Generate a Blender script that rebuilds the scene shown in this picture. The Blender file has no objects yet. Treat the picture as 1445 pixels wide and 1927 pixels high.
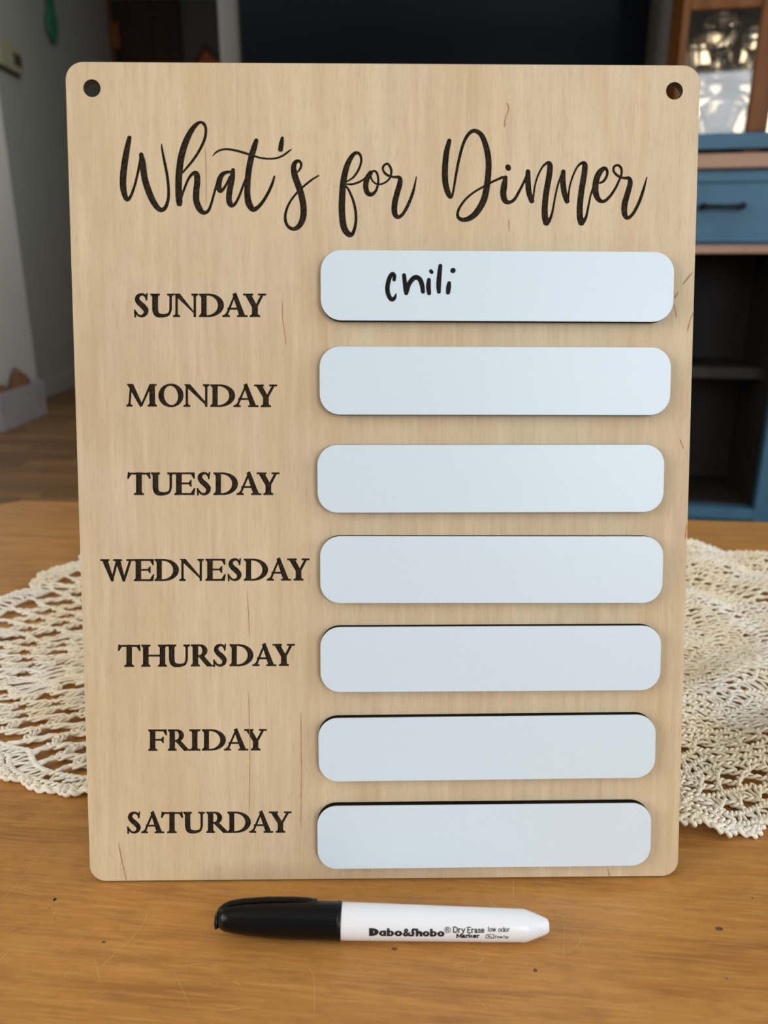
import bpy, bmesh, math, random
import numpy as np
from mathutils import Matrix, Vector

random.seed(7)
rng = np.random.default_rng(7)
SC = bpy.context.scene
COL = SC.collection

# ------------------------------------------------------------------ camera
F, CX, CY = 1448.0, 722.5, 963.5            # focal length and centre in pixels of the 1445 x 1927 frame
BW, BH, BT = 0.2286, 0.3048, 0.0031         # the board: 9 x 12 inches, 1/8 inch ply
TABLE_Z = 0.45


def solve():
    """camera pose from the four corners of the 9 x 12 inch board and the room's verticals (17.5 deg pitch)"""
    c = [(123, 117), (1318, 124), (1275, 1648), (170, 1658)]
    s = [(0, BH), (BW, BH), (BW, 0), (0, 0)]
    A = []
    for (x, y), (u, v) in zip(s, c):
        A.append([x, y, 1, 0, 0, 0, -u * x, -u * y, -u])
        A.append([0, 0, 0, x, y, 1, -v * x, -v * y, -v])
    h = np.linalg.svd(np.array(A, float))[2][-1].reshape(3, 3)
    K = np.array([[F, 0, CX], [0, F, CY], [0, 0, 1]])
    M = np.linalg.inv(K) @ h
    M /= np.linalg.norm(M[:, 0])
    if M[2, 2] < 0:
        M = -M
    r1, r2, t = M.T
    r1 = r1 / np.linalg.norm(r1)
    r2 = r2 - r1 * (r1 @ r2)
    r2 /= np.linalg.norm(r2)
    n = np.cross(r1, r2)
    P = math.radians(17.5)
    up = np.array([0, -math.cos(P), -math.sin(P)])
    up -= r1 * (up @ r1)
    up /= np.linalg.norm(up)
    yw = np.array([0, 0, 1.0])
    yw -= up * (yw @ up)
    yw /= np.linalg.norm(yw)
    xw = np.cross(yw, up)
    R = np.array([xw, yw, up])
    return R, R @ t, R @ r1, R @ r2, R @ n


R, T0, BX, BY, BN = solve()
CAM = np.array([0, 0, TABLE_Z - (T0[2] - BN[2] * BT)])
BO = CAM + T0                                # the board's front lower left corner

cam = bpy.data.cameras.new('camera')
cam_o = bpy.data.objects.new('camera', cam)
COL.objects.link(cam_o)
cam.sensor_fit = 'HORIZONTAL'
cam.sensor_width = 36.0
cam.lens = 36.0 * F / 1445.0
cam.clip_start = 0.01
cam.clip_end = 60
cam.dof.use_dof = True
cam.dof.focus_distance = 0.315
cam.dof.aperture_fstop = cam.lens / 2.5      # a phone lens, 2.5 mm wide
mw = Matrix.Identity(4)
for i in range(3):
    mw[i][0], mw[i][1], mw[i][2], mw[i][3] = R[i, 0], -R[i, 1], -R[i, 2], CAM[i]
cam_o.matrix_world = mw
SC.camera = cam_o

# ------------------------------------------------------------------ world, light, exposure
world = bpy.data.worlds.new('world')
SC.world = world
world.use_nodes = True
bg = world.node_tree.nodes['Background']
bg.inputs[0].default_value = (0.75, 0.87, 1.0, 1)
bg.inputs[1].default_value = 1.0
SC.view_settings.view_transform = 'Standard'
SC.view_settings.look = 'None'
SC.view_settings.gamma = 1
SC.view_settings.exposure = -0.3
SC.view_settings.use_curve_mapping = False
SC.cycles.use_denoising = True
SC.cycles.max_bounces = 8


def area(name, loc, target, sx, sy, power, color):
    l = bpy.data.lights.new(name, 'AREA')
    l.shape = 'RECTANGLE'
    l.size, l.size_y = sx, sy
    l.energy = power
    l.color = color
    o = bpy.data.objects.new(name, l)
    COL.objects.link(o)
    o.location = loc
    d = Vector(target) - Vector(loc)
    o.rotation_euler = d.to_track_quat('-Z', 'Y').to_euler()
    return o


# daylight in the window openings, the hall one added for its light (walls are built below around them)
WIN = {
    'rear': (0.55, 1.45, 0.70, 1.95),          # x0 x1 z0 z1 in the wall behind the camera
    'right': (-1.3, 1.2, 0.75, 2.05),         # y0 y1 z0 z1 in the right wall
    'left': (-1.3, 0.2, 0.75, 2.05),          # y0 y1 z0 z1 in the left wall
    'hall': (2.70, 3.60, 1.45, 2.05),         # y0 y1 z0 z1 in the hall's right wall; added to brighten the hall
}
YR, XR, XL = -1.6, 2.1, -1.75
area('daylight_rear', (1.0, YR - 0.02, 1.32), (1.0, 0, 1.32), 0.86, 1.2, 25, (0.90, 0.95, 1.0))
area('daylight_right', (XR + 0.02, -0.05, 1.4), (0, -0.05, 1.4), 2.46, 1.26, 30, (0.90, 0.95, 1.0))
area('daylight_left', (XL - 0.02, -0.55, 1.4), (0, -0.55, 1.4), 1.46, 1.26, 32, (1.0, 0.94, 0.86))

area('added_hall_light', (-0.47, 3.15, 1.75), (-1.5, 3.15, 1.75), 0.86, 0.56, 8.0, (0.95, 0.97, 0.95))  # added lamp, only there to brighten the left hall wall


# ------------------------------------------------------------------ pixels to places
def ray(px, py):
    return R @ np.array([(px - CX) / F, (py - CY) / F, 1.0])


def on_z(px, py, z):
    d = ray(px, py)
    return CAM + d * ((z - CAM[2]) / d[2])


def on_y(px, py, y):
    d = ray(px, py)
    return CAM + d * ((y - CAM[1]) / d[1])


def on_x(px, py, x):
    d = ray(px, py)
    return CAM + d * ((x - CAM[0]) / d[0])


def on_board(px, py, off=0.0):
    """board coordinates (metres right and up from the lower left corner) of a pixel"""
    d = ray(px, py)
    p0 = BO + BN * off
    p = CAM + d * (((p0 - CAM) @ BN) / (d @ BN))
    return ((p - p0) @ BX, (p - p0) @ BY)


# ------------------------------------------------------------------ materials
def new_mat(name):
    m = bpy.data.materials.new(name)
    m.use_nodes = True
    nt = m.node_tree
    return m, nt, nt.nodes['Principled BSDF']


def mat(name, col, rough=0.5, var=0.0, scale=40.0, metal=0.0, spec=0.5, bump=0.0, stretch=(1, 1, 1), coat=0.0):
    """plain material with an optional noise variation and fine relief"""
    m, nt, b = new_mat(name)
    b.inputs['Base Color'].default_value = (*col, 1)
    b.inputs['Roughness'].default_value = rough
    b.inputs['Metallic'].default_value = metal
    b.inputs['Specular IOR Level'].default_value = spec
    b.inputs['Coat Weight'].default_value = coat
    if var > 0 or bump > 0:
        N = nt.nodes.new
        tc = N('ShaderNodeTexCoord')
        mp = N('ShaderNodeMapping')
        mp.inputs['Scale'].default_value = stretch
        nz = N('ShaderNodeTexNoise')
        nz.inputs['Scale'].default_value = scale
        nz.inputs['Detail'].default_value = 5
        nt.links.new(tc.outputs['Object'], mp.inputs[0])
        nt.links.new(mp.outputs[0], nz.inputs['Vector'])
        if var > 0:
            cr = N('ShaderNodeValToRGB')
            cr.color_ramp.elements[0].position = 0.3
            cr.color_ramp.elements[1].position = 0.7
            cr.color_ramp.elements[0].color = (*[max(0, c * (1 - var)) for c in col], 1)
            cr.color_ramp.elements[1].color = (*[min(1, c * (1 + var)) for c in col], 1)
            nt.links.new(nz.outputs['Fac'], cr.inputs[0])
            nt.links.new(cr.outputs[0], b.inputs['Base Color'])
        if bump > 0:
            bp = N('ShaderNodeBump')
            bp.inputs['Strength'].default_value = 1.0
            bp.inputs['Distance'].default_value = bump
            nt.links.new(nz.outputs['Fac'], bp.inputs['Height'])
            nt.links.new(bp.outputs[0], b.inputs['Normal'])
    return m


def wood(name, layers, rough=0.5, spec=0.4, bump=0.0, coat=0.0, base=(0.5, 0.3, 0.15)):
    """layers: (stretch xyz, scale, detail, pos0, pos1, colour, strength): noise masks that tint the base one by one"""
    m, nt, b = new_mat(name)
    N, L = nt.nodes.new, nt.links.new
    tc = N('ShaderNodeTexCoord')
    prev = None
    h = None
    for (st, sc, det, p0, p1, col, k, dist) in layers:
        mp = N('ShaderNodeMapping')
        mp.inputs['Scale'].default_value = st
        mp.inputs['Location'].default_value = (random.random() * 9, random.random() * 9, random.random() * 9)
        nz = N('ShaderNodeTexNoise')
        nz.inputs['Scale'].default_value = sc
        nz.inputs['Detail'].default_value = det
        nz.inputs['Distortion'].default_value = dist
        L(tc.outputs['Object'], mp.inputs[0])
        L(mp.outputs[0], nz.inputs['Vector'])
        mr = N('ShaderNodeMapRange')
        mr.inputs['From Min'].default_value = p0
        mr.inputs['From Max'].default_value = p1
        mr.inputs['To Max'].default_value = k
        L(nz.outputs['Fac'], mr.inputs[0])
        mx = N('ShaderNodeMix')
        mx.data_type = 'RGBA'
        L(mr.outputs[0], mx.inputs[0])
        if prev is None:
            mx.inputs[6].default_value = (*base, 1)
        else:
            L(prev, mx.inputs[6])
        mx.inputs[7].default_value = (*col, 1)
        prev = mx.outputs[2]
        h = nz.outputs['Fac']
    L(prev, b.inputs['Base Color'])
    b.inputs['Roughness'].default_value = rough
    b.inputs['Specular IOR Level'].default_value = spec
    b.inputs['Coat Weight'].default_value = coat
    b.inputs['Coat Roughness'].default_value = 0.25
    if bump:
        bp = N('ShaderNodeBump')
        bp.inputs['Distance'].default_value = bump
        L(h, bp.inputs['Height'])
        L(bp.outputs[0], b.inputs['Normal'])
    return m


def glass(name, tint=(1, 1, 1), rough=0.02, milk=0.0):
    m, nt, b = new_mat(name)
    b.inputs['Base Color'].default_value = (*tint, 1)
    b.inputs['Transmission Weight'].default_value = 1.0 - milk
    b.inputs['Roughness'].default_value = rough
    b.inputs['IOR'].default_value = 1.5
    return m


def pane_glass(name):
    """thin window glass: see-through with a clear reflection"""
    m = bpy.data.materials.new(name)
    m.use_nodes = True
    nt = m.node_tree
    nt.nodes.clear()
    N, L = nt.nodes.new, nt.links.new
    out = N('ShaderNodeOutputMaterial')
    mix = N('ShaderNodeMixShader')
    fr = N('ShaderNodeFresnel')
    fr.inputs[0].default_value = 1.5
    tr = N('ShaderNodeBsdfTransparent')
    gl = N('ShaderNodeBsdfGlossy')
    gl.inputs['Roughness'].default_value = 0.03
    L(fr.outputs[0], mix.inputs[0])
    L(tr.outputs[0], mix.inputs[1])
    L(gl.outputs[0], mix.inputs[2])
    L(mix.outputs[0], out.inputs[0])
    return m


M = {}
# birch ply face: grain runs up the board (local y)
M['birch'] = wood('birch_ply', [
    ((1, 0.14, 1), 26, 3, 0.40, 0.78, (0.60, 0.40, 0.20), 0.55, 0.8),
    ((1, 0.5, 1), 16, 4, 0.42, 0.72, (0.62, 0.48, 0.32), 0.65, 0.5),
    ((1, 0.22, 1), 42, 3, 0.56, 0.76, (0.52, 0.31, 0.14), 0.30, 0.6),
    ((1, 0.06, 1), 520, 3, 0.46, 0.74, (0.48, 0.33, 0.19), 0.28, 0.0),
    ((1, 0.07, 1), 330, 3, 0.48, 0.74, (0.80, 0.64, 0.43), 0.50, 0.0),
    ((1, 0.12, 1), 1400, 2, 0.52, 0.80, (0.44, 0.31, 0.19), 0.35, 0.0),
    ((1, 0.8, 1), 15, 3, 0.54, 0.76, (0.60, 0.41, 0.22), 0.35, 0.7),
], rough=0.55, spec=0.3, bump=0.00002, base=(0.70, 0.555, 0.365))
M['birch_back'] = mat('birch_ply_back', (0.5, 0.37, 0.22), 0.6, 0.15, 60, stretch=(1, 0.1, 1))
M['char'] = mat('charred_engraving', (0.032, 0.022, 0.014), 0.8, 0.6, 1100, spec=0.08, bump=0.0003)
M['char_edge'] = mat('laser_burnt_edge', (0.055, 0.035, 0.022), 0.7, 0.4, 300)
M['streak'] = mat('mineral_streak', (0.43, 0.23, 0.11), 0.6, 0.3, 400)
M['white_board'] = mat('white_laminate', (0.70, 0.805, 0.89), 0.36, 0.012, 900, spec=0.5, bump=0.000012)
M['strip_edge'] = mat('dark_strip_edge', (0.004, 0.004, 0.004), 0.7, 0.2, 300, spec=0.05)
M['ink'] = mat('marker_ink', (0.006, 0.006, 0.007), 0.4, 0.5, 500, spec=0.15)
M['table'] = wood('honey_pine_table', [
    ((0.16, 1, 1), 26, 4, 0.35, 0.7, (0.43, 0.185, 0.040), 0.85, 0.8),
    ((0.3, 1, 1), 9, 3, 0.45, 0.75, (0.37, 0.155, 0.034), 0.7, 0.5),
    ((0.12, 1, 1), 120, 4, 0.48, 0.75, (0.24, 0.088, 0.018), 0.7, 0.6),
    ((0.30, 1, 1), 36, 3, 0.62, 0.74, (0.17, 0.072, 0.024), 0.55, 0.8),
    ((0.5, 1, 1), 300, 3, 0.50, 0.75, (0.30, 0.125, 0.035), 0.45, 0.2),
    ((0.06, 1, 1), 900, 2, 0.45, 0.8, (0.66, 0.36, 0.11), 0.45, 0.0),
], rough=0.40, spec=0.4, bump=0.00004, coat=0.1, base=(0.52, 0.24, 0.058))
M['scratch'] = mat('scratch_mark', (0.66, 0.40, 0.16), 0.6, 0.2, 300)
M['spot'] = mat('ink_spot', (0.006, 0.006, 0.012), 0.5, 0.3, 500)
M['dent'] = mat('dark_dent', (0.13, 0.06, 0.03), 0.6, 0.5, 900)
M['cap'] = mat('black_gloss_plastic', (0.0035, 0.0035, 0.004), 0.2, 0, 60, spec=0.22)
M['barrel'] = mat('white_gloss_plastic', (0.83, 0.84, 0.88), 0.24, 0.01, 60, spec=0.5)
M['print'] = mat('black_print', (0.012, 0.012, 0.013), 0.4, 0.2, 900)
M['cotton'] = wood('cream_cotton', [((1, 1, 1), 22, 3, 0.35, 0.68, (0.93, 0.88, 0.78), 0.95, 0.0)], rough=0.9, spec=0.1, base=(0.90, 0.77, 0.55))
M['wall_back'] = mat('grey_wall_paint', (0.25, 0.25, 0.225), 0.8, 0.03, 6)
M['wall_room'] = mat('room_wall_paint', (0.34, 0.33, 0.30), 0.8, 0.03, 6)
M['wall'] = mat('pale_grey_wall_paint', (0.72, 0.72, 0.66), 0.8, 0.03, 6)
M['wall_far'] = mat('shaded_hall_wall', (0.42, 0.42, 0.385), 0.8, 0.03, 6)  # hall walls: the shade of the set-back part is put into this colour
M['hall_end'] = mat('shaded_hall_end', (0.13, 0.13, 0.125), 0.8, 0.03, 6)  # dim end of the hall: the shade there is put into this colour
M['ceil'] = mat('ceiling_paint', (0.75, 0.74, 0.70), 0.9, 0.02, 5)
M['trim'] = mat('white_trim', (0.7, 0.7, 0.66), 0.5, 0.02, 8)
M['floor'] = mat('floor_underlay', (0.10, 0.05, 0.02), 0.7, 0.2, 10)
for i, c in enumerate([(0.27, 0.135, 0.052), (0.33, 0.17, 0.066), (0.22, 0.105, 0.040)]):
    M['plank%d' % i] = mat('floor_plank_%d' % i, c, 0.42, 0.3, 14, stretch=(0.12, 1, 1), bump=0.0002)
M['blue'] = mat('blue_painted_wood', (0.048, 0.145, 0.235), 0.5, 0.12, 12, bump=0.0003)
M['counter'] = wood('counter_wood', [
    ((0.15, 1, 1), 20, 3, 0.35, 0.7, (0.36, 0.19, 0.11), 0.8, 0.4)], rough=0.4, base=(0.50, 0.29, 0.19))
M['oak'] = wood('golden_oak', [
    ((1, 1, 0.12), 30, 3, 0.35, 0.7, (0.12, 0.040, 0.009), 0.8, 0.4)], rough=0.45, spec=0.25, base=(0.25, 0.092, 0.020))
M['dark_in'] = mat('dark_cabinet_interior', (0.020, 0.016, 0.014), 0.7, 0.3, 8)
M['grey_in'] = mat('mirrored_back_panel', (0.62, 0.48, 0.30), 0.05, 0.05, 9, metal=0.7)
M['iron'] = mat('black_iron', (0.012, 0.013, 0.015), 0.4, 0.2, 80, metal=0.4)
M['screen'] = mat('tv_glass', (0.004, 0.006, 0.009), 0.12, 0.1, 3, spec=0.10)
M['tv_case'] = mat('tv_plastic', (0.010, 0.011, 0.012), 0.5, 0.1, 50, spec=0.2)
M['maroon'] = wood('maroon_door_wood', [
    ((1, 1, 0.1), 14, 3, 0.35, 0.7, (0.030, 0.011, 0.007), 0.8, 0.3)], rough=0.5, base=(0.055, 0.020, 0.012))
M['brown_trim'] = mat('brown_door_casing', (0.15, 0.062, 0.022), 0.5, 0.25, 10, stretch=(1, 1, 0.15))
M['orange'] = mat('orange_print', (0.60, 0.13, 0.02), 0.5, 0.25, 14)
M['brown_frame'] = mat('dark_brown_frame', (0.07, 0.025, 0.01), 0.5, 0.2, 20)
M['beige'] = mat('beige_plastic', (0.42, 0.39, 0.28), 0.5, 0.04, 20)
M['lcd'] = mat('dark_display', (0.07, 0.07, 0.05), 0.3, 0.05, 20)
M['green'] = mat('green_ribbon', (0.03, 0.19, 0.12), 0.6, 0.25, 20)
M['box'] = mat('pale_lilac_card', (0.46, 0.43, 0.47), 0.75, 0.1, 14)
M['paper'] = mat('brown_paper', (0.26, 0.125, 0.055), 0.85, 0.3, 16, bump=0.004)
M['crystal'] = glass('cut_crystal', (1, 0.98, 0.95), 0.03)
M['crystal_milk'] = glass('pale_pressed_glass', (1.0, 0.97, 0.90), 0.04, milk=0.12)
M['pane'] = pane_glass('thin_pane')


# ------------------------------------------------------------------ mesh helpers
def link(name, me, m=None, parent=None):
    o = bpy.data.objects.new(name, me)
    COL.objects.link(o)
    if m is not None:
        for k in (m if isinstance(m, (list, tuple)) else [m]):
            me.materials.append(M[k])
    if parent is not None:
        o.parent = parent
    return o


def tag(o, label, cat, group=None):
    o['label'] = label
    o['category'] = cat
    if group:
        o['group'] = group
    return o


def struct(o, label=None):
    o['kind'] = 'structure'
    if label:
        o['label'] = label
    return o


def empty(name, loc, label, cat, group=None, rz=0.0):
    o = bpy.data.objects.new(name, None)
    COL.objects.link(o)
    o.location = loc
    o.rotation_euler = (0, 0, rz)
    o.empty_display_size = 0.02
    return tag(o, label, cat, group)


def pyd(name, v, f, m, parent=None, smooth=False):
    me = bpy.data.meshes.new(name)
    me.from_pydata([tuple(map(float, p)) for p in v], [], f)
    me.update()
    if smooth:
        me.polygons.foreach_set('use_smooth', [True] * len(me.polygons))
    return link(name, me, m, parent)


def bm_box(bm, x0, x1, y0, y1, z0, z1, bev=0.0, seg=2):
    vs = [bm.verts.new((x, y, z)) for z in (z0, z1) for y in (y0, y1) for x in (x0, x1)]
    fs = [(0, 2, 3, 1), (4, 5, 7, 6), (0, 1, 5, 4), (2, 6, 7, 3), (0, 4, 6, 2), (1, 3, 7, 5)]
    fc = [bm.faces.new([vs[i] for i in f]) for f in fs]
    if bev > 0:
        es = list({e for f in fc for e in f.edges})
        bmesh.ops.bevel(bm, geom=es, offset=bev, segments=seg, profile=0.5, affect='EDGES')


def box(name, x0, x1, y0, y1, z0, z1, m, parent=None, bev=0.0, seg=2):
    bm = bmesh.new()
    bm_box(bm, min(x0, x1), max(x0, x1), min(y0, y1), max(y0, y1), min(z0, z1), max(z0, z1), bev, seg)
    me = bpy.data.meshes.new(name)
    bm.to_mesh(me)
    bm.free()
    return link(name, me, m, parent)


def boxes(name, lst, m, parent=None, bev=0.0):
    bm = bmesh.new()
    for b in lst:
        bm_box(bm, *b, bev)
    me = bpy.data.meshes.new(name)
    bm.to_mesh(me)
    bm.free()
    return link(name, me, m, parent)


def lathe(name, prof, m, parent=None, seg=40, axis='z', ripple=None, smooth=True):
    """prof: (radius, height) pairs; ripple(angle, index) scales the radius"""
    v, f = [], []
    for i, (r, h) in enumerate(prof):
        for k in range(seg):
            a = 2 * math.pi * k / seg
            q = r * (ripple(a, i) if ripple else 1.0)
            p = (q * math.cos(a), q * math.sin(a), h)
            v.append(p if axis == 'z' else (h, p[0], p[1]))
    n = len(prof)
    for i in range(n - 1):
        for k in range(seg):
            k2 = (k + 1) % seg
            q = (i * seg + k, i * seg + k2, (i + 1) * seg + k2, (i + 1) * seg + k)
            f.append(q)
    f.append(tuple(reversed(range(seg))))
    f.append(tuple(range((n - 1) * seg, n * seg)))
    o = pyd(name, v, f, m, parent)
    me = o.data
    bm = bmesh.new()
    bm.from_mesh(me)
    bmesh.ops.recalc_face_normals(bm, faces=bm.faces)
    bm.to_mesh(me)
    bm.free()
    if smooth:
        me.polygons.foreach_set('use_smooth', [len(p.vertices) == 4 for p in me.polygons])
    return o


def ribbon(bm, pts, w, z=0.0):
    """flat ribbon in the xy plane along pts, tapering at both ends"""
    n = len(pts)
    L, Rr = [], []
    for i, p in enumerate(pts):
        a = pts[max(0, i - 1)]
        b = pts[min(n - 1, i + 1)]
        d = (b[0] - a[0], b[1] - a[1])
        l = math.hypot(*d) or 1e-9
        k = w * 0.5 * (0.25 if i in (0, n - 1) else 1.0)
        nx, ny = -d[1] / l * k, d[0] / l * k
        L.append(bm.verts.new((p[0] + nx, p[1] + ny, z)))
        Rr.append(bm.verts.new((p[0] - nx, p[1] - ny, z)))
    for i in range(n - 1):
        bm.faces.new((Rr[i], Rr[i + 1], L[i + 1], L[i]))


def bm_obj(name, bm, m, parent=None):
    me = bpy.data.meshes.new(name)
    bm.to_mesh(me)
    bm.free()
    return link(name, me, m, parent)


def tubes(name, paths, m, parent=None, sides=5):
    """paths: list of (points Nx3, radii N, closed) joined into one mesh of round threads"""
    V, Q = [], []
    base = 0
    ang = np.arange(sides) * 2 * np.pi / sides
    ca, sa = np.cos(ang), np.sin(ang)
    for P, rad, closed in paths:
        P = np.asarray(P, float)
        n = len(P)
        if closed:
            d = np.roll(P, -1, 0) - np.roll(P, 1, 0)
        else:
            d = np.gradient(P, axis=0)
        d /= np.linalg.norm(d, axis=1, keepdims=True) + 1e-12
        ref = np.where(np.abs(d[:, 2:3]) > 0.9, np.array([[1.0, 0, 0]]), np.array([[0, 0, 1.0]]))
        a = np.cross(d, ref)
        a /= np.linalg.norm(a, axis=1, keepdims=True) + 1e-12
        b = np.cross(a, d)
        rad = np.broadcast_to(np.asarray(rad, float), (n,))
        ring = P[:, None, :] + (a[:, None, :] * ca[None, :, None] + b[:, None, :] * sa[None, :, None]) * rad[:, None, None]
        V.append(ring.reshape(-1, 3))
        m_ = n if closed else n - 1
        i = np.arange(m_)[:, None]
        k = np.arange(sides)[None, :]
        i2 = (i + 1) % n
        k2 = (k + 1) % sides
        q = np.stack([i * sides + k, i * sides + k2, i2 * sides + k2, i2 * sides + k], -1).reshape(-1, 4) + base
        Q.append(q)
        base += n * sides
    V = np.concatenate(V)
    Q = np.concatenate(Q)
    me = bpy.data.meshes.new(name)
    me.vertices.add(len(V))
    me.vertices.foreach_set('co', V.ravel())
    me.loops.add(Q.size)
    me.loops.foreach_set('vertex_index', Q.ravel().astype(np.int32))
    me.polygons.add(len(Q))
    me.polygons.foreach_set('loop_start', np.arange(0, Q.size, 4, dtype=np.int32))
    me.polygons.foreach_set('use_smooth', np.ones(len(Q), dtype=bool))
    me.update(calc_edges=True)
    return link(name, me, m, parent)


# ------------------------------------------------------------------ lettering: implicit shapes on a pixel grid, traced to outlines
def catmull(pts, sub=8):
    pts = np.asarray(pts, float)
    if len(pts) < 3:
        t = np.linspace(0, 1, sub)[:, None]
        return pts[0] * (1 - t) + pts[-1] * t
    P = np.vstack([2 * pts[0] - pts[1], pts, 2 * pts[-1] - pts[-2]])
    out = []
    for i in range(1, len(P) - 2):
        t = np.linspace(0, 1, sub, endpoint=False)[:, None]
        p0, p1, p2, p3 = P[i - 1], P[i], P[i + 1], P[i + 2]
        out.append(0.5 * ((2 * p1) + (-p0 + p2) * t + (2 * p0 - 5 * p1 + 4 * p2 - p3) * t ** 2 + (-p0 + 3 * p1 - 3 * p2 + p3) * t ** 3))
    out.append(P[-2][None])
    return np.vstack(out)


class Grid:
    def __init__(s, x0, y0, x1, y1, step):
        s.x0, s.y0, s.st = x0, y0, step
        s.nx, s.ny = int((x1 - x0) / step) + 2, int((y1 - y0) / step) + 2
        s.f = np.full((s.ny, s.nx), -9.0)
        s.xs = x0 + np.arange(s.nx) * step
        s.ys = y0 + np.arange(s.ny) * step

    def win(s, x0, y0, x1, y1):
        i0 = max(0, int((x0 - s.x0) / s.st) - 1)
        i1 = min(s.nx, int((x1 - s.x0) / s.st) + 3)
        j0 = max(0, int((y0 - s.y0) / s.st) - 1)
        j1 = min(s.ny, int((y1 - s.y0) / s.st) + 3)
        X, Y = np.meshgrid(s.xs[i0:i1], s.ys[j0:j1])
        return (slice(j0, j1), slice(i0, i1)), X, Y

    def add(s, x0, y0, x1, y1, fn):
        w, X, Y = s.win(x0, y0, x1, y1)
        s.f[w] = np.maximum(s.f[w], fn(X, Y))

    def stroke(s, pts, sub=8):
        """pts: (x, y, width)"""
        c = catmull(pts, sub)
        for a, b in zip(c[:-1], c[1:]):
            r = max(a[2], b[2]) * 0.5 + 2 * s.st
            w, X, Y = s.win(min(a[0], b[0]) - r, min(a[1], b[1]) - r, max(a[0], b[0]) + r, max(a[1], b[1]) + r)
            if X.size == 0:
                continue
            d = b[:2] - a[:2]
            t = np.clip(((X - a[0]) * d[0] + (Y - a[1]) * d[1]) / (d @ d + 1e-12), 0, 1)
            dist = np.hypot(X - a[0] - t * d[0], Y - a[1] - t * d[1])
            s.f[w] = np.maximum(s.f[w], (a[2] + (b[2] - a[2]) * t) * 0.5 - dist)

    def contours(s, tol):
        f = s.f.copy()
        f[0, :] = f[-1, :] = -9
        f[:, 0] = f[:, -1] = -9
        ins = f > 0
        code = ins[:-1, :-1] * 1 + ins[:-1, 1:] * 2 + ins[1:, 1:] * 4 + ins[1:, :-1] * 8
        js, iS = np.nonzero((code > 0) & (code < 15))
        # edges: 0 bottom (j), 1 right, 2 top, 3 left
        tab = {1: [(3, 0)], 2: [(0, 1)], 3: [(3, 1)], 4: [(1, 2)], 5: [(3, 2), (1, 0)], 6: [(0, 2)], 7: [(3, 2)],
               8: [(2, 3)], 9: [(2, 0)], 10: [(0, 3), (2, 1)], 11: [(2, 1)], 12: [(1, 3)], 13: [(1, 0)], 14: [(0, 3)]}
        nxt = {}

        def key(j, i, e):
            return ((j, i, 0), (j, i + 1, 1), (j + 1, i, 0), (j, i, 1))[e]
        for j, i in zip(js.tolist(), iS.tolist()):
            for a, b in tab[int(code[j, i])]:
                nxt[key(j, i, a)] = key(j, i, b)

        def pos(k):
            j, i, d = k
            if d == 0:
                a, b = f[j, i], f[j, i + 1]
                return (s.xs[i] + s.st * a / (a - b), s.ys[j])
            a, b = f[j, i], f[j + 1, i]
            return (s.xs[i], s.ys[j] + s.st * a / (a - b))
        loops = []
        while nxt:
            k0, k = nxt.popitem()
            lp = [k0]
            while k != k0:
                lp.append(k)
                k = nxt.pop(k, k0)
            if len(lp) > 6:
                loops.append(simplify([pos(q) for q in lp], tol))
        return [l for l in loops if len(l) > 2]

    def cells(s):
        """filled polygons, one per grid cell (for lettering wrapped on a curved surface)"""
        f = s.f
        V, FC, idx = [], [], {}

        def vid(p):
            k = (round(p[0], 4), round(p[1], 4))
            if k not in idx:
                idx[k] = len(V)
                V.append(p)
            return idx[k]
        ins = f > 0
        any_ = ins[:-1, :-1] | ins[:-1, 1:] | ins[1:, 1:] | ins[1:, :-1]
        for j, i in zip(*map(np.ndarray.tolist, np.nonzero(any_))):
            cs = [(i, j), (i + 1, j), (i + 1, j + 1), (i, j + 1)]
            poly = []
            for q in range(4):
                a, b = cs[q], cs[(q + 1) % 4]
                fa, fb = f[a[1], a[0]], f[b[1], b[0]]
                pa = (s.xs[a[0]], s.ys[a[1]])
                if fa > 0:
                    poly.append(vid(pa))
                if (fa > 0) != (fb > 0):
                    t = fa / (fa - fb)
                    poly.append(vid((pa[0] + (s.xs[b[0]] - pa[0]) * t, pa[1] + (s.ys[b[1]] - pa[1]) * t)))
            poly = list(dict.fromkeys(poly))
            if len(poly) > 2:
                FC.append(poly)
        return V, FC


def simplify(pts, tol):
    P = np.array(pts)
    n = len(P)
    if n < 8:
        return [tuple(p) for p in P]
    far = int(np.argmax(np.hypot(*(P - P[0]).T)))
    keep = {0, far}
    st = [(0, far), (far, n)]
    while st:
        a, b = st.pop()
        if b - a < 2:
            continue
        A, B = P[a], P[b % n]
        d = B - A
        l = math.hypot(*d) or 1e-9
        q = P[a + 1:b] - A
        h = np.abs(d[0] * q[:, 1] - d[1] * q[:, 0]) / l
        k = int(np.argmax(h))
        if h[k] > tol:
            keep.add(a + 1 + k)
            st += [(a, a + 1 + k), (a + 1 + k, b)]
    return [tuple(P[i]) for i in sorted(keep)]


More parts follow.
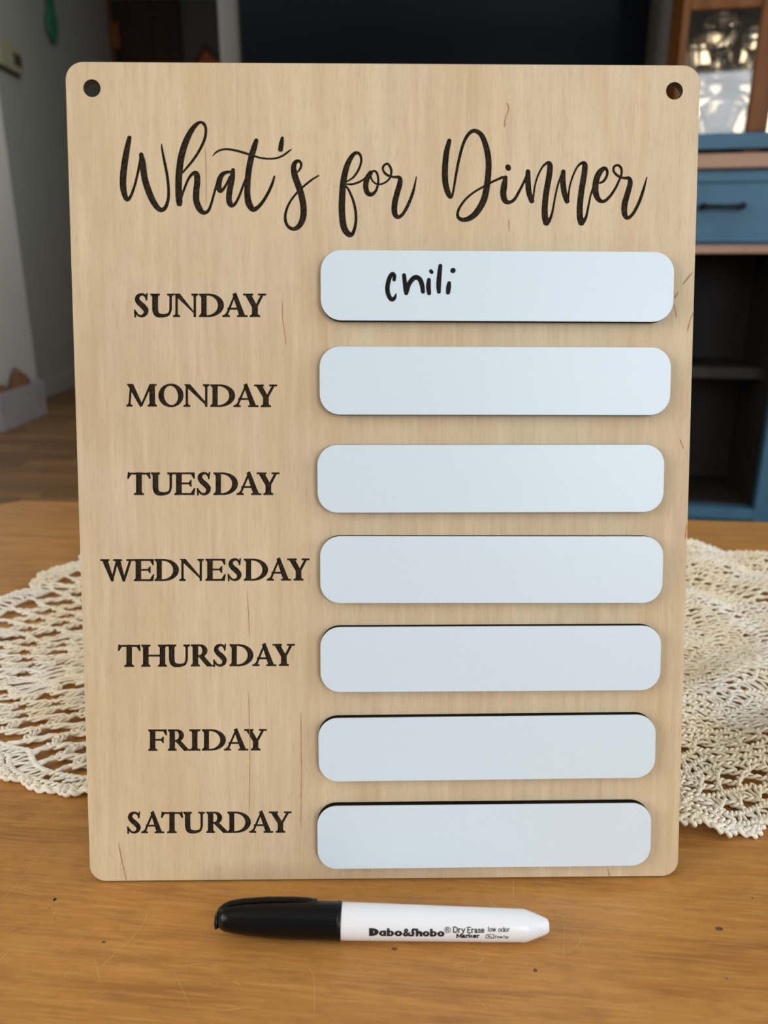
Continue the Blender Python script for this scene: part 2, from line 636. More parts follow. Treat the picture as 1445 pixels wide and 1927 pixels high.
def filled(name, loops, thick, mats, parent, z, side_mat=None):
    """even-odd fill of 2-D outlines as a plate from z to z + thick"""
    cu = bpy.data.curves.new(name, 'CURVE')
    cu.dimensions = '2D'
    cu.fill_mode = 'BOTH' if thick > 0 else 'FRONT'
    cu.extrude = thick / 2
    for lp in loops:
        sp = cu.splines.new('POLY')
        sp.points.add(len(lp) - 1)
        sp.points.foreach_set('co', [c for p in lp for c in (p[0], p[1], 0, 1)])
        sp.use_cyclic_u = True
    tmp = bpy.data.objects.new(name + '_tmp', cu)
    COL.objects.link(tmp)
    dg = bpy.context.evaluated_depsgraph_get()
    me = bpy.data.meshes.new_from_object(tmp.evaluated_get(dg))
    bpy.data.objects.remove(tmp)
    bpy.data.curves.remove(cu)
    me.name = name
    me.materials.clear()
    me.transform(Matrix.Translation((0, 0, z + thick / 2)))
    o = link(name, me, mats, parent)
    if thick > 0:
        bm = bmesh.new()
        bm.from_mesh(me)
        bmesh.ops.remove_doubles(bm, verts=bm.verts, dist=1e-7)
        bmesh.ops.recalc_face_normals(bm, faces=bm.faces)
        for fa in bm.faces:
            fa.smooth = False
            fa.material_index = side_mat if side_mat and abs(fa.normal.z) < 0.5 else 0
        bm.to_mesh(me)
        bm.free()
    return o


def rrect(x0, y0, x1, y1, r, n=8):
    out = []
    for cx, cy, a0 in ((x1 - r, y0 + r, -90), (x1 - r, y1 - r, 0), (x0 + r, y1 - r, 90), (x0 + r, y0 + r, 180)):
        for k in range(n + 1):
            a = math.radians(a0 + 90 * k / n)
            out.append((cx + r * math.cos(a), cy + r * math.sin(a)))
    return out


def circle(cx, cy, r, n=28):
    return [(cx + r * math.cos(2 * math.pi * k / n), cy + r * math.sin(2 * math.pi * k / n)) for k in range(n)]


# ================================================================== the room
YF, YB = 6.0, 2.55                           # far hall wall, wall with the television
CEIL = 2.42
XE = float(on_y(412, 60, YB)[0])             # where the television wall ends
struct(box('floor', -2.2, 2.3, YR - 0.1, YF + 0.1, -0.05, -0.012, 'floor'))
floor = bpy.data.objects['floor']
y = YR
row = 0
plank_me = {}
while y < YF:
    w = 0.095
    x = -2.0 - random.random() * 0.8
    while x < XR:
        l = random.choice((0.9, 1.2, 1.5))
        k = random.randrange(3)
        if x + l > -2.0 and (y > 1.0 or abs(y) < 0.6):
            x0, x1 = max(x, -2.0), min(x + l, XR)
            key = (k, round(x1 - x0, 3))
            if key not in plank_me:
                bm = bmesh.new()
                bm_box(bm, 0, x1 - x0 - 0.003, 0, w - 0.003, 0, 0.012, 0.0012, 1)
                me = bpy.data.meshes.new('plank')
                bm.to_mesh(me)
                bm.free()
                me.materials.append(M['plank%d' % k])
                plank_me[key] = me
            o = bpy.data.objects.new('plank', plank_me[key])
            COL.objects.link(o)
            o.parent = floor
            o.location = (x0, y, -0.012)
        x += l
    y += w
    row += 1
struct(box('ceiling', -2.2, 2.3, YR - 0.1, YF + 0.1, CEIL, CEIL + 0.06, 'ceil'))


def wall_x(name, x0, x1, ya, yb, win=None, m='wall'):
    if not win:
        return struct(box(name, x0, x1, ya, yb, -0.012, CEIL, m))
    y0, y1, z0, z1 = win
    return struct(boxes(name, [(x0, x1, ya, y0, -0.012, CEIL), (x0, x1, y1, yb, -0.012, CEIL),
                               (x0, x1, y0, y1, -0.012, z0), (x0, x1, y0, y1, z1, CEIL)], m))


YS = 3.9                                     # the near left wall ends here, the hall wall is set back
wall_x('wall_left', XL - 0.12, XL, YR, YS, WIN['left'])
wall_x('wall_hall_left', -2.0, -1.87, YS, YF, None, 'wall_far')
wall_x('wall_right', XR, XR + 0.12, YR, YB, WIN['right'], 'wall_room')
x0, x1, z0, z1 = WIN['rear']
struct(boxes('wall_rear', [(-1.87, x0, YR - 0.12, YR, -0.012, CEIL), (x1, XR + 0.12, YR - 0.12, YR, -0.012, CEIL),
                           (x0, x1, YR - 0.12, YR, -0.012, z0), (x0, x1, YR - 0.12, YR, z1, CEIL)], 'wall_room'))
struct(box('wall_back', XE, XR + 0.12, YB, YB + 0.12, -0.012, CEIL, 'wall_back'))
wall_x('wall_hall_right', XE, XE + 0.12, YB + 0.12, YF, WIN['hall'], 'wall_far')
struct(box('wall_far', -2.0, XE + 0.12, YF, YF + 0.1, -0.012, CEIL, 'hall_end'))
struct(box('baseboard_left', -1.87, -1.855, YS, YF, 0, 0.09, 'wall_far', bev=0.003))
struct(box('baseboard_near', XL, XL + 0.015, YR, YS, 0, 0.09, 'trim', bev=0.003))


def window(name, axis, pos, a0, a1, z0, z1, out):
    """frame of bars and muntins set in a wall opening"""
    t, d = 0.05, 0.03
    mid = (a0 + a1) / 2
    zm = (z0 + z1) / 2
    bars = [(a0, a0 + t, z0, z1), (a1 - t, a1, z0, z1), (a0, a1, z0, z0 + t), (a0, a1, z1 - t, z1),
            (mid - 0.015, mid + 0.015, z0, z1), (a0, a1, zm - 0.015, zm + 0.015)]
    lo, hi = sorted((pos + out * 0.06, pos + out * (0.06 + d)))
    if axis == 'y':
        l = [(b[0], b[1], lo, hi, b[2], b[3]) for b in bars]
    else:
        l = [(lo, hi, b[0], b[1], b[2], b[3]) for b in bars]
    struct(boxes(name, l, 'trim'))


window('window_1', 'y', YR, *WIN['rear'], -1)
window('window_2', 'x', XR, *WIN['right'], 1)
window('window_3', 'x', XL, *WIN['left'], -1)
window('added_window_4', 'x', XE, *WIN['hall'], 1)  # added window around the hall lamp

# the door in the far wall of the hall
dx0, dx1 = float(on_y(231, 50, YF)[0]), float(on_y(333, 50, YF)[0])
d = empty('door_1', ((dx0 + dx1) / 2, YF, 0), 'dark maroon panelled wooden door at the end of the dim hall', 'door')
d['kind'] = 'structure'
del d['category']
c = (dx0 + dx1) / 2
box('door_leaf', dx0 - c, dx1 - c, -0.05, -0.005, 0.01, 2.40, 'maroon', d, 0.004)
for zz in ((0.15, 0.85), (1.0, 1.75), (1.9, 2.3)):
    for s in (-1, 1):
        a, b = sorted((s * 0.03, s * (dx1 - c - 0.05)))
        box('door_panel', a, b, -0.060, -0.05, zz[0], zz[1], 'maroon', d, 0.006)
cx0 = float(on_y(203, 50, YF)[0])
cx1 = float(on_y(216, 50, YF)[0])
cas = box('casing_and_gap', cx0 - c, cx1 - c, -0.06, 0, 0, 2.41, 'brown_trim', d, 0.004)
box('casing_and_gap', dx1 - c, dx1 - c + 0.03, -0.06, 0, 0, 2.41, 'maroon', d, 0.004)
box('casing_and_gap', cx1 - c, dx0 - c, -0.03, 0, 0, 2.40, 'dark_in', d)  # dark strip filling the gap by the leaf, its shade put into the colour
box('hinge', cx1 - c - 0.012, cx1 - c + 0.05, -0.075, -0.055, 2.10, 2.26, 'oak', d, 0.003)

# picture tilted on the hall's far wall
p = on_y(394, 137, YF - 0.012)
pic = empty('wall_picture', tuple(p), 'small orange picture in a dark brown frame on the hall wall by the maroon door', 'picture')
pic.rotation_euler = (0, math.radians(38), 0)
s = 0.125
box('frame', -s, s, -0.012, 0.012, -s, s, 'brown_frame', pic, 0.004)
box('print', -s + 0.035, s - 0.035, -0.0145, -0.010, -s + 0.035, s - 0.035, 'orange', pic)

# beige thermostat and green ribbon on the left hall wall
XH = -1.87
a, b = on_x(-8, 80, XH + 0.03), on_x(46, 128, XH + 0.03)
th = empty('thermostat', (XH, (a[1] + b[1]) / 2, (a[2] + b[2]) / 2), 'beige wall thermostat with a small dark display on the pale left wall', 'thermostat')
hw, hh = (b[1] - a[1]) / 2 * 0.85, 0.062
box('housing', 0, 0.035, -hw, hw, -hh, hh, 'beige', th, 0.006)
box('display', 0.035, 0.037, hw * 0.15, hw * 0.85, -hh * 0.55, hh * 0.35, 'lcd', th)
box('base_plate', 0, 0.010, -hw * 1.05, hw * 1.05, -hh * 1.25, -hh * 0.9, 'lcd', th, 0.002)

a, b = on_x(80, -30, XH + 0.02), on_x(112, 90, XH + 0.02)
yc, hw = (a[1] + b[1]) / 2, abs(b[1] - a[1]) / 2 * 0.95
v, f = [], []
n = 26
for i in range(n + 1):
    t = i / n
    z = a[2] + 0.05 + (b[2] - a[2] - 0.05) * t
    sway = 0.12 * math.sin(t * 5.0) * hw
    ww = hw * (0.75 + 0.25 * math.sin(t * 9 + 1)) * (1 if t < 0.9 else 0.8)
    for q in range(7):
        u = q / 6 * 2 - 1
        v.append((0.020 + 0.012 * math.sin(u * 5 + t * 6), sway + u * ww, z - b[2]))
for i in range(n):
    for q in range(6):
        f.append((i * 7 + q, i * 7 + q + 1, i * 7 + q + 8, i * 7 + q + 7))
gr = pyd('hanging_ribbon', v, f, 'green', None, True)
gr.location = (XH, yc, b[2])
so = gr.modifiers.new('thick', 'SOLIDIFY')
so.thickness = 0.004
tag(gr, 'dark green ribbon hanging on the left hall wall beside the thermostat', 'ribbon')

# open box of brown paper by the left wall
p0 = on_z(8, 813, 0.0)
p1 = on_z(56, 778, 0.0)
L = float(p1[1] - p0[1])
bz = float(on_y(6, 742, p0[1])[2])
bx = empty('cardboard_box', (float(p0[0]), float(p0[1]), 0), 'open pale lilac cardboard box on the floor by the left wall', 'box')
bw, t = 0.10, 0.006
bw = float(p0[0]) - (XL + 0.03)
bw = max(0.12, min(0.3, bw))
box('side_panel', -t, 0, 0, L, 0, bz, 'box', bx, 0.001)
box('side_panel', -bw, -bw + t, 0, L, 0, bz, 'box', bx, 0.001)
box('front_panel', -bw + t, -t, 0, t, 0, bz, 'box', bx, 0.001)
box('back_panel', -bw + t, -t, L - t, L, 0, bz, 'box', bx, 0.001)
box('bottom_panel', -bw + t, -t, t, L - t, 0, t, 'box', bx)


def crumple(name, loc, rx, ry, rz, seed, label):
    r = np.random.default_rng(seed)
    bm = bmesh.new()
    bmesh.ops.create_icosphere(bm, subdivisions=4, radius=1)
    dirs = r.normal(size=(46, 3))
    dirs /= np.linalg.norm(dirs, axis=1, keepdims=True)
    hts = r.uniform(0.72, 1.12, 46)
    for vv in bm.verts:
        q = np.array(vv.co)
        k = np.min(hts / np.maximum(dirs @ q, 0.05))
        k = min(k, 1.25)
        vv.co = (q[0] * k * rx, q[1] * k * ry, max(q[2] * k * rz, -rz * 0.8))
    o = bm_obj(name, bm, 'paper')
    o.location = loc
    tag(o, label, 'paper')
    return o


crumple('paper_bundle', (float(p0[0]) - bw / 2, float(p0[1]) + L * 0.28, bz * 0.62), bw * 0.36, L * 0.22, bz * 0.62, 3,
        'crumpled brown paper heaped in the near end of the lilac box')
crumple('paper_bundle', (float(p0[0]) - bw / 2, float(p0[1]) + L * 0.72, bz * 0.70), bw * 0.36, L * 0.20, bz * 0.86, 8,
        'taller crumpled brown paper standing in the far end of the lilac box')

# ------------------------------------------------------------------ television
TVY = YB - 0.06
a, b = on_y(449, 60, TVY), on_y(1221, 60, TVY)
tz0, tz1 = 1.02, 1.02 + (b[0] - a[0]) * 0.575
tc = float((a[0] + b[0]) / 2)
tw = float(b[0] - a[0]) / 2
tv = empty('television', (tc, YB, tz0), 'large black flat television mounted on the pale wall behind the table', 'television')
box('case', -tw, tw, -0.06, -0.02, 0, tz1 - tz0, 'tv_case', tv, 0.004)
box('screen', -tw + 0.008, tw - 0.008, -0.0625, -0.058, 0.018, tz1 - tz0 - 0.008, 'screen', tv, 0.001)
box('wall_mount', -0.2, 0.2, -0.021, 0.0, 0.2, 0.55, 'tv_case', tv)

# ------------------------------------------------------------------ blue hutch
HA = math.radians(-11)                       # its right end stands a little nearer
HY, HU = 0.0, 0.14                           # fronts of the base and of the glazed top, in the hutch's own frame
h_org = on_y(1281, 60, 2.18)
HO = Vector((h_org[0] - 0.14 * math.sin(-HA), 2.18 - 0.14, 0))
HM = Matrix.Translation(HO) @ Matrix.Rotation(HA, 4, 'Z')
HMi = HM.inverted()
hut = empty('hutch', HO, 'blue painted hutch with a wooden counter and glazed oak doors beside the television', 'cabinet', rz=HA)


def hl(px, py, yl):
    """x and z, in the hutch's frame, of a pixel on its upright plane at depth yl"""
    o, dd = HMi @ Vector(CAM), HMi.to_3x3() @ Vector(ray(px, py))
    q = o + dd * ((yl - o[1]) / dd[1])
    return float(q[0]), float(q[2])


def hz(py, yl=HY, px=1370):
    return hl(px, py, yl)[1]


def hw_(x, y, z):
    return tuple(HM @ Vector((x, y, z)))


def hb(name, x0, x1, y0, y1, z0, z1, m, bev=0.0, parent=None):
    return box(name, x0, x1, y0, y1, z0, z1, m, parent or hut, bev)


HW, HD = 0.78, 0.36
hxp = hl(1405, 245, HU)[0]                   # near edge of the door's right stile
hxq = hl(1421, 950, HY)[0]                   # right post of the open bay
zt, zc0 = hz(290), hz(318)                   # the counter
zd0, zd1 = hz(456), hz(325)
zs0, zs1 = hz(477), hz(461)
zb1 = hz(957)
hb('counter_top', -0.02, HW + 0.02, -0.02, HD + 0.01, zc0, zt, 'counter', 0.003)
hb('rail', 0, HW, 0.004, 0.03, zd1 - 0.002, zc0, 'blue')
DW = 0.36
for x0, x1 in ((0.012, DW), (DW + 0.03, HW - 0.012)):
    dr = hb('drawer', x0, x1, -0.006, 0.25, zd0, zd1, 'blue', 0.002)
    for q in ((x0, x1, zd1 - 0.022, zd1), (x0, x1, zd0, zd0 + 0.018), (x0, x0 + 0.02, zd0 + 0.018, zd1 - 0.022), (x1 - 0.02, x1, zd0 + 0.018, zd1 - 0.022)):
        hb('moulding', q[0], q[1], -0.013, -0.005, q[2], q[3], 'blue', 0.002, dr)
    xa_, zh = hl(1324, 388, -0.03)
    xb_ = hl(1398, 388, -0.03)[0]
    if x0 > 0.2:
        xa_, xb_ = xa_ + x0 - 0.012, xb_ + x0 - 0.012
    P = [(xa_ - 0.004, -0.034, zh), (xa_ + 0.02, -0.037, zh - 0.001), ((xa_ + xb_) / 2, -0.039, zh - 0.002), (xb_ - 0.02, -0.037, zh - 0.001), (xb_ + 0.004, -0.034, zh)]
    tubes('drawer_pull', [(catmull(P, 6), 0.0052, False), ([(xa_, -0.034, zh), (xa_, -0.004, zh)], 0.0078, False), ([(xb_, -0.034, zh), (xb_, -0.004, zh)], 0.0078, False)], 'iron', dr, 10)
hb('lower_rail', 0, HW, -0.004, 0.03, zs0, zs1, 'counter', 0.002)
hb('rail', 0, HW, 0.002, 0.02, zs1, zd0, 'blue')
hb('side_panel', 0, 0.02, 0.004, HD, 0.0, zc0, 'blue')
hb('side_panel', HW - 0.02, HW, 0.004, HD, 0.0, zc0, 'blue')
hb('post', hxq, hxq + 0.045, -0.002, 0.03, 0.0, zs0, 'blue', 0.002)
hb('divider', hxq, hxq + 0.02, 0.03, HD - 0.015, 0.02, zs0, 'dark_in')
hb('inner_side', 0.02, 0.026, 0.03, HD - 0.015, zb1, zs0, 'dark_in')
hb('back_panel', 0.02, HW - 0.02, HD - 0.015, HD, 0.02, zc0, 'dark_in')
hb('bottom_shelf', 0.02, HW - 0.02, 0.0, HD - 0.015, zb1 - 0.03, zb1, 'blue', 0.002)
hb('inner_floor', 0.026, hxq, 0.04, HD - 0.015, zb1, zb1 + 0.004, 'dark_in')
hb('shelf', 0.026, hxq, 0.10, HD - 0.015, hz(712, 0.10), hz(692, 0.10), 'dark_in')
hb('plinth', 0.02, HW - 0.02, 0.03, 0.05, 0, zb1 - 0.03, 'blue')
# glazed upper part
zl0, zl1 = hz(281, HU), hz(251, HU)
zz1 = 2.0
for x in (0.01, hxp + 0.002, HW - 0.05):
    hb('foot_block', x, x + 0.04, HU + 0.02, HU + 0.06, zt, zl0 + 0.003, 'oak')
hb('bottom_board', 0, HW, HU - 0.01, HD, zl0, zl1, 'blue', 0.002)
hb('stile', 0, 0.018, HU + 0.005, HU + 0.03, zl1, zz1, 'oak', 0.003)
hb('stile', hxp, hxp + 0.05, HU + 0.0, HU + 0.03, zl1, zz1, 'oak', 0.007)
hb('stile', HW - 0.03, HW, HU + 0.005, HU + 0.03, zl1, zz1, 'oak', 0.003)
zr0 = hz(14, HU)
hb('top_rail', 0.018, hxp, HU + 0.005, HU + 0.03, zr0, zz1, 'oak', 0.003)
hb('top_rail', hxp + 0.05, HW - 0.03, HU + 0.005, HU + 0.03, zr0, zz1, 'oak', 0.003)
hb('side_panel', 0, 0.018, HU + 0.03, HD, zl1, zz1, 'oak')
hb('side_panel', HW - 0.018, HW, HU + 0.03, HD, zl1, zz1, 'oak')
hb('back_panel', 0.018, HW - 0.018, HD - 0.012, HD, zl1, zz1, 'grey_in')
hb('top_board', -0.015, HW + 0.015, HU - 0.02, HD + 0.01, zz1, zz1 + 0.03, 'oak', 0.004)
hb('glass_pane', 0.018, hxp, HU + 0.014, HU + 0.017, zl1, zr0, 'pane')
hb('glass_pane', hxp + 0.05, HW - 0.03, HU + 0.014, HU + 0.017, zl1, zr0, 'pane')
YG = HU + 0.115
zsh = hz(148, YG)
hb('glass_shelf', 0.019, HW - 0.019, HU + 0.04, HD - 0.012, zsh - 0.008, zsh, 'crystal')


# crystal in the hutch
def flute(n, k):
    return lambda a, i: 1 + k * math.cos(n * a)


xa = hl(1350, 120, YG)[0]
h = hz(28, YG, 1350) - zsh
o = lathe('crystal_vase', [(0.030, 0), (0.032, 0.008), (0.016, 0.02), (0.020, 0.05), (0.034, h * 0.55), (0.046, h * 0.85), (0.050, h), (0.046, h), (0.040, h * 0.82), (0.028, h * 0.5), (0.012, 0.06)],
          'crystal', seg=48, ripple=flute(12, 0.035))
o.location = hw_(xa, YG, zsh)
tag(o, 'tall flared cut crystal vase on the glass shelf of the hutch', 'vase')
xb = xa + 0.085
h2 = hz(45, YG, 1420) - zsh
o = lathe('crystal_goblet', [(0.026, 0), (0.026, 0.004), (0.005, 0.012), (0.005, h2 * 0.45), (0.022, h2 * 0.58), (0.028, h2 * 0.8), (0.024, h2), (0.022, h2), (0.025, h2 * 0.8), (0.019, h2 * 0.6), (0.003, h2 * 0.5)],
          'crystal', seg=40, ripple=flute(10, 0.03))
o.location = hw_(xb, YG + 0.02, zsh)
tag(o, 'small stemmed crystal goblet beside the tall vase on the glass shelf', 'goblet')
yb_ = YG - 0.01
xc, _ = hl(1354, 230, yb_)
h3 = hz(197, yb_, 1354) - zl1
rb = min(abs(hl(1400, 200, yb_)[0] - xc), 0.078)
o = lathe('cut_glass_bowl', [(rb * 0.5, 0), (rb * 0.52, 0.006), (rb * 0.62, h3 * 0.3), (rb * 0.85, h3 * 0.7), (rb * 0.98, h3 * 0.92), (rb, h3), (rb * 0.93, h3), (rb * 0.8, h3 * 0.7), (rb * 0.55, h3 * 0.32), (rb * 0.3, h3 * 0.22)],
          'crystal_milk', seg=64, ripple=flute(16, 0.04), smooth=False)
o.location = hw_(xc, yb_, zl1)
tag(o, 'scalloped pale cut glass bowl on the bottom board of the hutch', 'bowl')
o = lathe('glass_platter', [(0.04, 0), (0.058, 0.004), (0.068, 0.010), (0.066, 0.013), (0.056, 0.008), (0.02, 0.006)], 'crystal_milk', seg=48, ripple=flute(18, 0.02))
o.rotation_euler = (math.radians(80), 0, HA)
o.location = hw_(xc + 0.035, HD - 0.045, zl1 + 0.068)
tag(o, 'round pressed glass platter standing upright behind the cut glass bowl', 'platter')

# ------------------------------------------------------------------ the table
TA = math.atan2(-0.0613, 0.6762)             # its far edge runs a little away from square to the camera
tb = empty('coffee_table', (-0.06, 0.40, 0), 'honey brown worn wooden coffee table with scratches under the menu board', 'table', rz=TA)
Ti = (Matrix.Translation((-0.06, 0.40, 0)) @ Matrix.Rotation(TA, 4, 'Z')).inverted()
far = (Ti @ Vector(on_z(145, 944, TABLE_Z)))[1]
lft = (Ti @ Vector(on_z(0, 952, TABLE_Z)))[0] - 0.012
TX0, TX1, TY0, TY1 = lft, 0.62, -0.36, far + 0.004
top = filled('table_top', [rrect(TX0, TY0, TX1, TY1, 0.035, 8)], 0.03, 'table', tb, TABLE_Z - 0.03)
bm = bmesh.new()
bm.from_mesh(top.data)
bmesh.ops.bevel(bm, geom=[e for e in bm.edges if len(e.link_faces) == 2 and e.calc_face_angle() > 1.2], offset=0.006, segments=3, profile=0.5, affect='EDGES')
bm.to_mesh(top.data)
bm.free()
for x in (TX0 + 0.05, TX1 - 0.11):
    for y in (TY0 + 0.05, TY1 - 0.11):
        box('leg', x, x + 0.06, y, y + 0.06, 0, TABLE_Z - 0.03, 'table', tb, 0.006)
box('apron', TX0 + 0.11, TX1 - 0.11, TY0 + 0.065, TY0 + 0.085, TABLE_Z - 0.11, TABLE_Z - 0.03, 'table', tb, 0.002)
box('apron', TX0 + 0.11, TX1 - 0.11, TY1 - 0.085, TY1 - 0.065, TABLE_Z - 0.11, TABLE_Z - 0.03, 'table', tb, 0.002)
box('apron', TX0 + 0.065, TX0 + 0.085, TY0 + 0.11, TY1 - 0.11, TABLE_Z - 0.11, TABLE_Z - 0.03, 'table', tb, 0.002)
box('apron', TX1 - 0.085, TX1 - 0.065, TY0 + 0.11, TY1 - 0.11, TABLE_Z - 0.11, TABLE_Z - 0.03, 'table', tb, 0.002)


def tt(px, py):
    q = Ti @ Vector(on_z(px, py, TABLE_Z))
    return (q[0], q[1])


A_ = [[(560, 230), (540, 280), (490, 340), (440, 385), (380, 440)], [(655, 450), (690, 530), (725, 610)], [(700, 435), (760, 430), (835, 440)],
      [(1165, 445), (1185, 480), (1188, 620)], [(0, 135), (80, 145), (165, 170)], [(0, 140), (70, 158), (160, 176)], [(0, 195), (60, 130), (165, 0)], [(300, 320), (320, 355)],
      [(0, 415), (50, 365)], [(0, 335), (60, 290)], [(230, 490), (270, 450)], [(240, 395), (310, 335), (390, 280)], [(90, 140), (130, 110)],
      [(880, 495), (910, 512)], [(840, 605), (930, 595)], [(1250, 550), (1370, 560)], [(215, 210), (190, 290)], [(585, 388), (590, 395)],
      [(355, 410), (380, 500)], [(500, 150), (512, 165)]]
B_ = [[(650, 235), (700, 270), (740, 330), (780, 450)], [(680, 410), (678, 340), (685, 280)], [(340, 355), (370, 390), (385, 405)], [(265, 430), (300, 420), (345, 425), (385, 405)],
      [(265, 440), (300, 432), (310, 460)], [(725, 365), (765, 315)], [(390, 185), (440, 225)], [(490, 110), (490, 175)], [(970, 180), (1010, 225)], [(340, 550), (400, 600)], [(1000, 240), (1080, 265)],
      [(840, 160), (860, 190)], [(80, 540), (150, 530)]]
bm = bmesh.new()
for S, sc_, ox in ((A_, 2.007, 0), (B_, 1.993, 720)):
    for ln in S:
        pts = catmull([tt(ox + x / sc_, 1600 + y / sc_) for x, y in ln], 6)
        ribbon(bm, [tuple(q) for q in pts], random.uniform(0.00009, 0.0002), TABLE_Z + 0.00006)
for k in range(46):                          # finer random scuffs
    px, py = random.uniform(-20, 1460), random.uniform(1630, 1950)
    a = random.uniform(-2.4, 0.4)
    l = random.uniform(3, 16)
    pts = [tt(px, py), tt(px + l * 0.5 * math.cos(a) + random.uniform(-1, 1), py + l * 0.5 * math.sin(a)), tt(px + l * math.cos(a), py + l * math.sin(a))]
    ribbon(bm, pts, 0.00008, TABLE_Z + 0.00006)
o = bm_obj('scratches', bm, 'scratch', tb)
o['kind'] = 'stuff'
o['label'] = 'pale scratches across the worn table top'
for px, py, rx, ry, m in ((103, 1693, 3.2, 2.6, 'spot'), (93, 1709, 1.0, 1.0, 'spot'), (1353, 1748, 7.5, 3.6, 'dent'), (1007, 1826, 4, 3.5, 'dent'), (1367, 1841, 1.8, 1.6, 'dent'), (1416, 1690, 1.5, 1.5, 'dent'), (195, 1773, 4, 2.0, 'dent'), (742, 1786, 6, 2.6, 'dent')):
    c = tt(px, py)
    ax = math.hypot(*(np.array(tt(px + rx, py)) - c))
    ay = math.hypot(*(np.array(tt(px, py + ry)) - c))
    n = 14
    v = [(c[0] + ax * math.cos(2 * math.pi * k / n) * random.uniform(0.8, 1.1), c[1] + ay * math.sin(2 * math.pi * k / n) * random.uniform(0.8, 1.1), TABLE_Z + 0.00008) for k in range(n)]
    pyd('ink_spot' if m == 'spot' else 'dent', v, [tuple(range(n))], m, tb)


# ------------------------------------------------------------------ crochet doily
def smooth_noise(seed, wl, n=10):
    r = np.random.default_rng(seed)
    k = r.normal(size=(n, 2))
    k *= (2 * np.pi / wl) * r.uniform(0.5, 1.4, (n, 1)) / np.linalg.norm(k, axis=1, keepdims=True)
    ph = r.uniform(0, 6.28, n)
    return lambda x, y: sum(np.sin(x * a[0] + y * a[1] + p) for a, p in zip(k, ph)) / math.sqrt(n)


DC = np.array([0.06, 0.45])
edge = [(.43, .43), (.405, .535), (.32, .594), (.262, .614), (.1, .632), (-.1, .632), (-.215, .618), (-.252, .595), (-.264, .55), (-.278, .50),
        (-.292, .44), (-.262, .372), (-.2, .318), (-.158, .294), (-.13, .288), (0, .274), (.123, .268), (.16, .270), (.27, .29), (.375, .345)]
ce = catmull([edge[-1]] + edge + edge[:2], 30)
ce = ce[30:-30][:len(edge) * 30]
seg = np.linalg.norm(np.diff(np.vstack([ce, ce[:1]]), axis=0), axis=1)
cum = np.concatenate([[0], np.cumsum(seg)])
PER = cum[-1]
LOBES = round(PER / 0.062)
cum_u = cum[:-1] / PER
ce = DC + (ce - DC) * (1 + 0.030 * (np.abs(np.sin(np.pi * LOBES * cum_u)) - 0.6))[:, None]
cl = np.vstack([ce, ce[:1]])


def bnd(u):
    u = np.mod(u, 1.0) * PER
    return np.stack([np.interp(u, cum, cl[:, 0]), np.interp(u, cum, cl[:, 1])], -1)


n_x, n_y = smooth_noise(1, 0.035), smooth_noise(2, 0.035)
n_h, n_d = smooth_noise(3, 0.07), smooth_noise(4, 0.06)
RINGS = 34
S_ = np.linspace(0.04, 0.965, RINGS)
TR = 0.00080


n_u, n_v = smooth_noise(11, 0.16), smooth_noise(12, 0.16)


def warp(p, jit=0.0013):
    x, y = p[..., 0], p[..., 1]
    return p + np.stack([n_x(x, y), n_y(x, y)], -1) * jit + np.stack([n_u(x, y), n_v(x, y)], -1) * 0.0035


def height(p):
    amp = np.clip((p[..., 0] + 0.05) / 0.2, 0.35, 1.0)
    return TABLE_Z + 0.0016 + 0.0030 * amp * (1 + np.clip(n_h(p[..., 0], p[..., 1]), -1, 1.6))


OPEN_R = {2, 4, 5, 9, 12, 13, 17, 20, 24, 25}           # rounds (from the edge) worked as open mesh


def density(p, i):
    """1 = solid stitches, 0 = open net, at points p of round i"""
    k = RINGS - 1 - i
    right = np.clip((p[..., 0] - 0.02) / 0.05, 0, 1)
    rightd = 0.0 if k in OPEN_R else 1.0
    rd = np.clip(rightd + 0.55 * (n_d(p[..., 0], p[..., 1]) > 1.15) - 1.0 * (n_d(p[..., 0] * 1.7, p[..., 1] * 1.7) < -1.25), 0, 1)
    ld = (n_d(p[..., 0] * 0.8 + 0.3, p[..., 1] * 1.3) > 0.85) * 1.0
    if k < 2:
        ld = ld * 0 + 1
    return right * rd + (1 - right) * ld


paths, posts, rim = [], [], []


def ring_point(i, u, dr=0.0):
    """point on round i, dr in units of the spacing between rounds"""
    b = bnd(u)
    s = S_[i] + dr * (S_[1] - S_[0])
    return DC + (b - DC) * np.asarray(s)[..., None] if np.ndim(s) else DC + (b - DC) * s


KN = int(PER * 0.85 / 0.0125)
KC = [KN if S_[i] > 0.4 else max(8, int(PER * S_[i] / 0.0115)) for i in range(RINGS)]


def wave(i, u):
    b = DC + (bnd(u) - DC) * S_[i]
    dn = density(b, i)
    left = np.clip((0.05 - b[..., 0]) / 0.06, 0, 1)          # the left half is worked as a coarser net: rounds run in pairs
    pair = 0.62 * np.cos(2 * np.pi * (KC[i] * u + 0.5 * ((i // 2) % 2))) * (1 - 0.6 * dn) - (0.68 if i % 2 else 0.0)
    if i >= RINGS - 2:
        pair = pair * 0
    return left * pair + (1 - left) * 0.34 * (1 - dn) * np.cos(2 * np.pi * (KC[i] * u + 0.5 * (i % 2)))


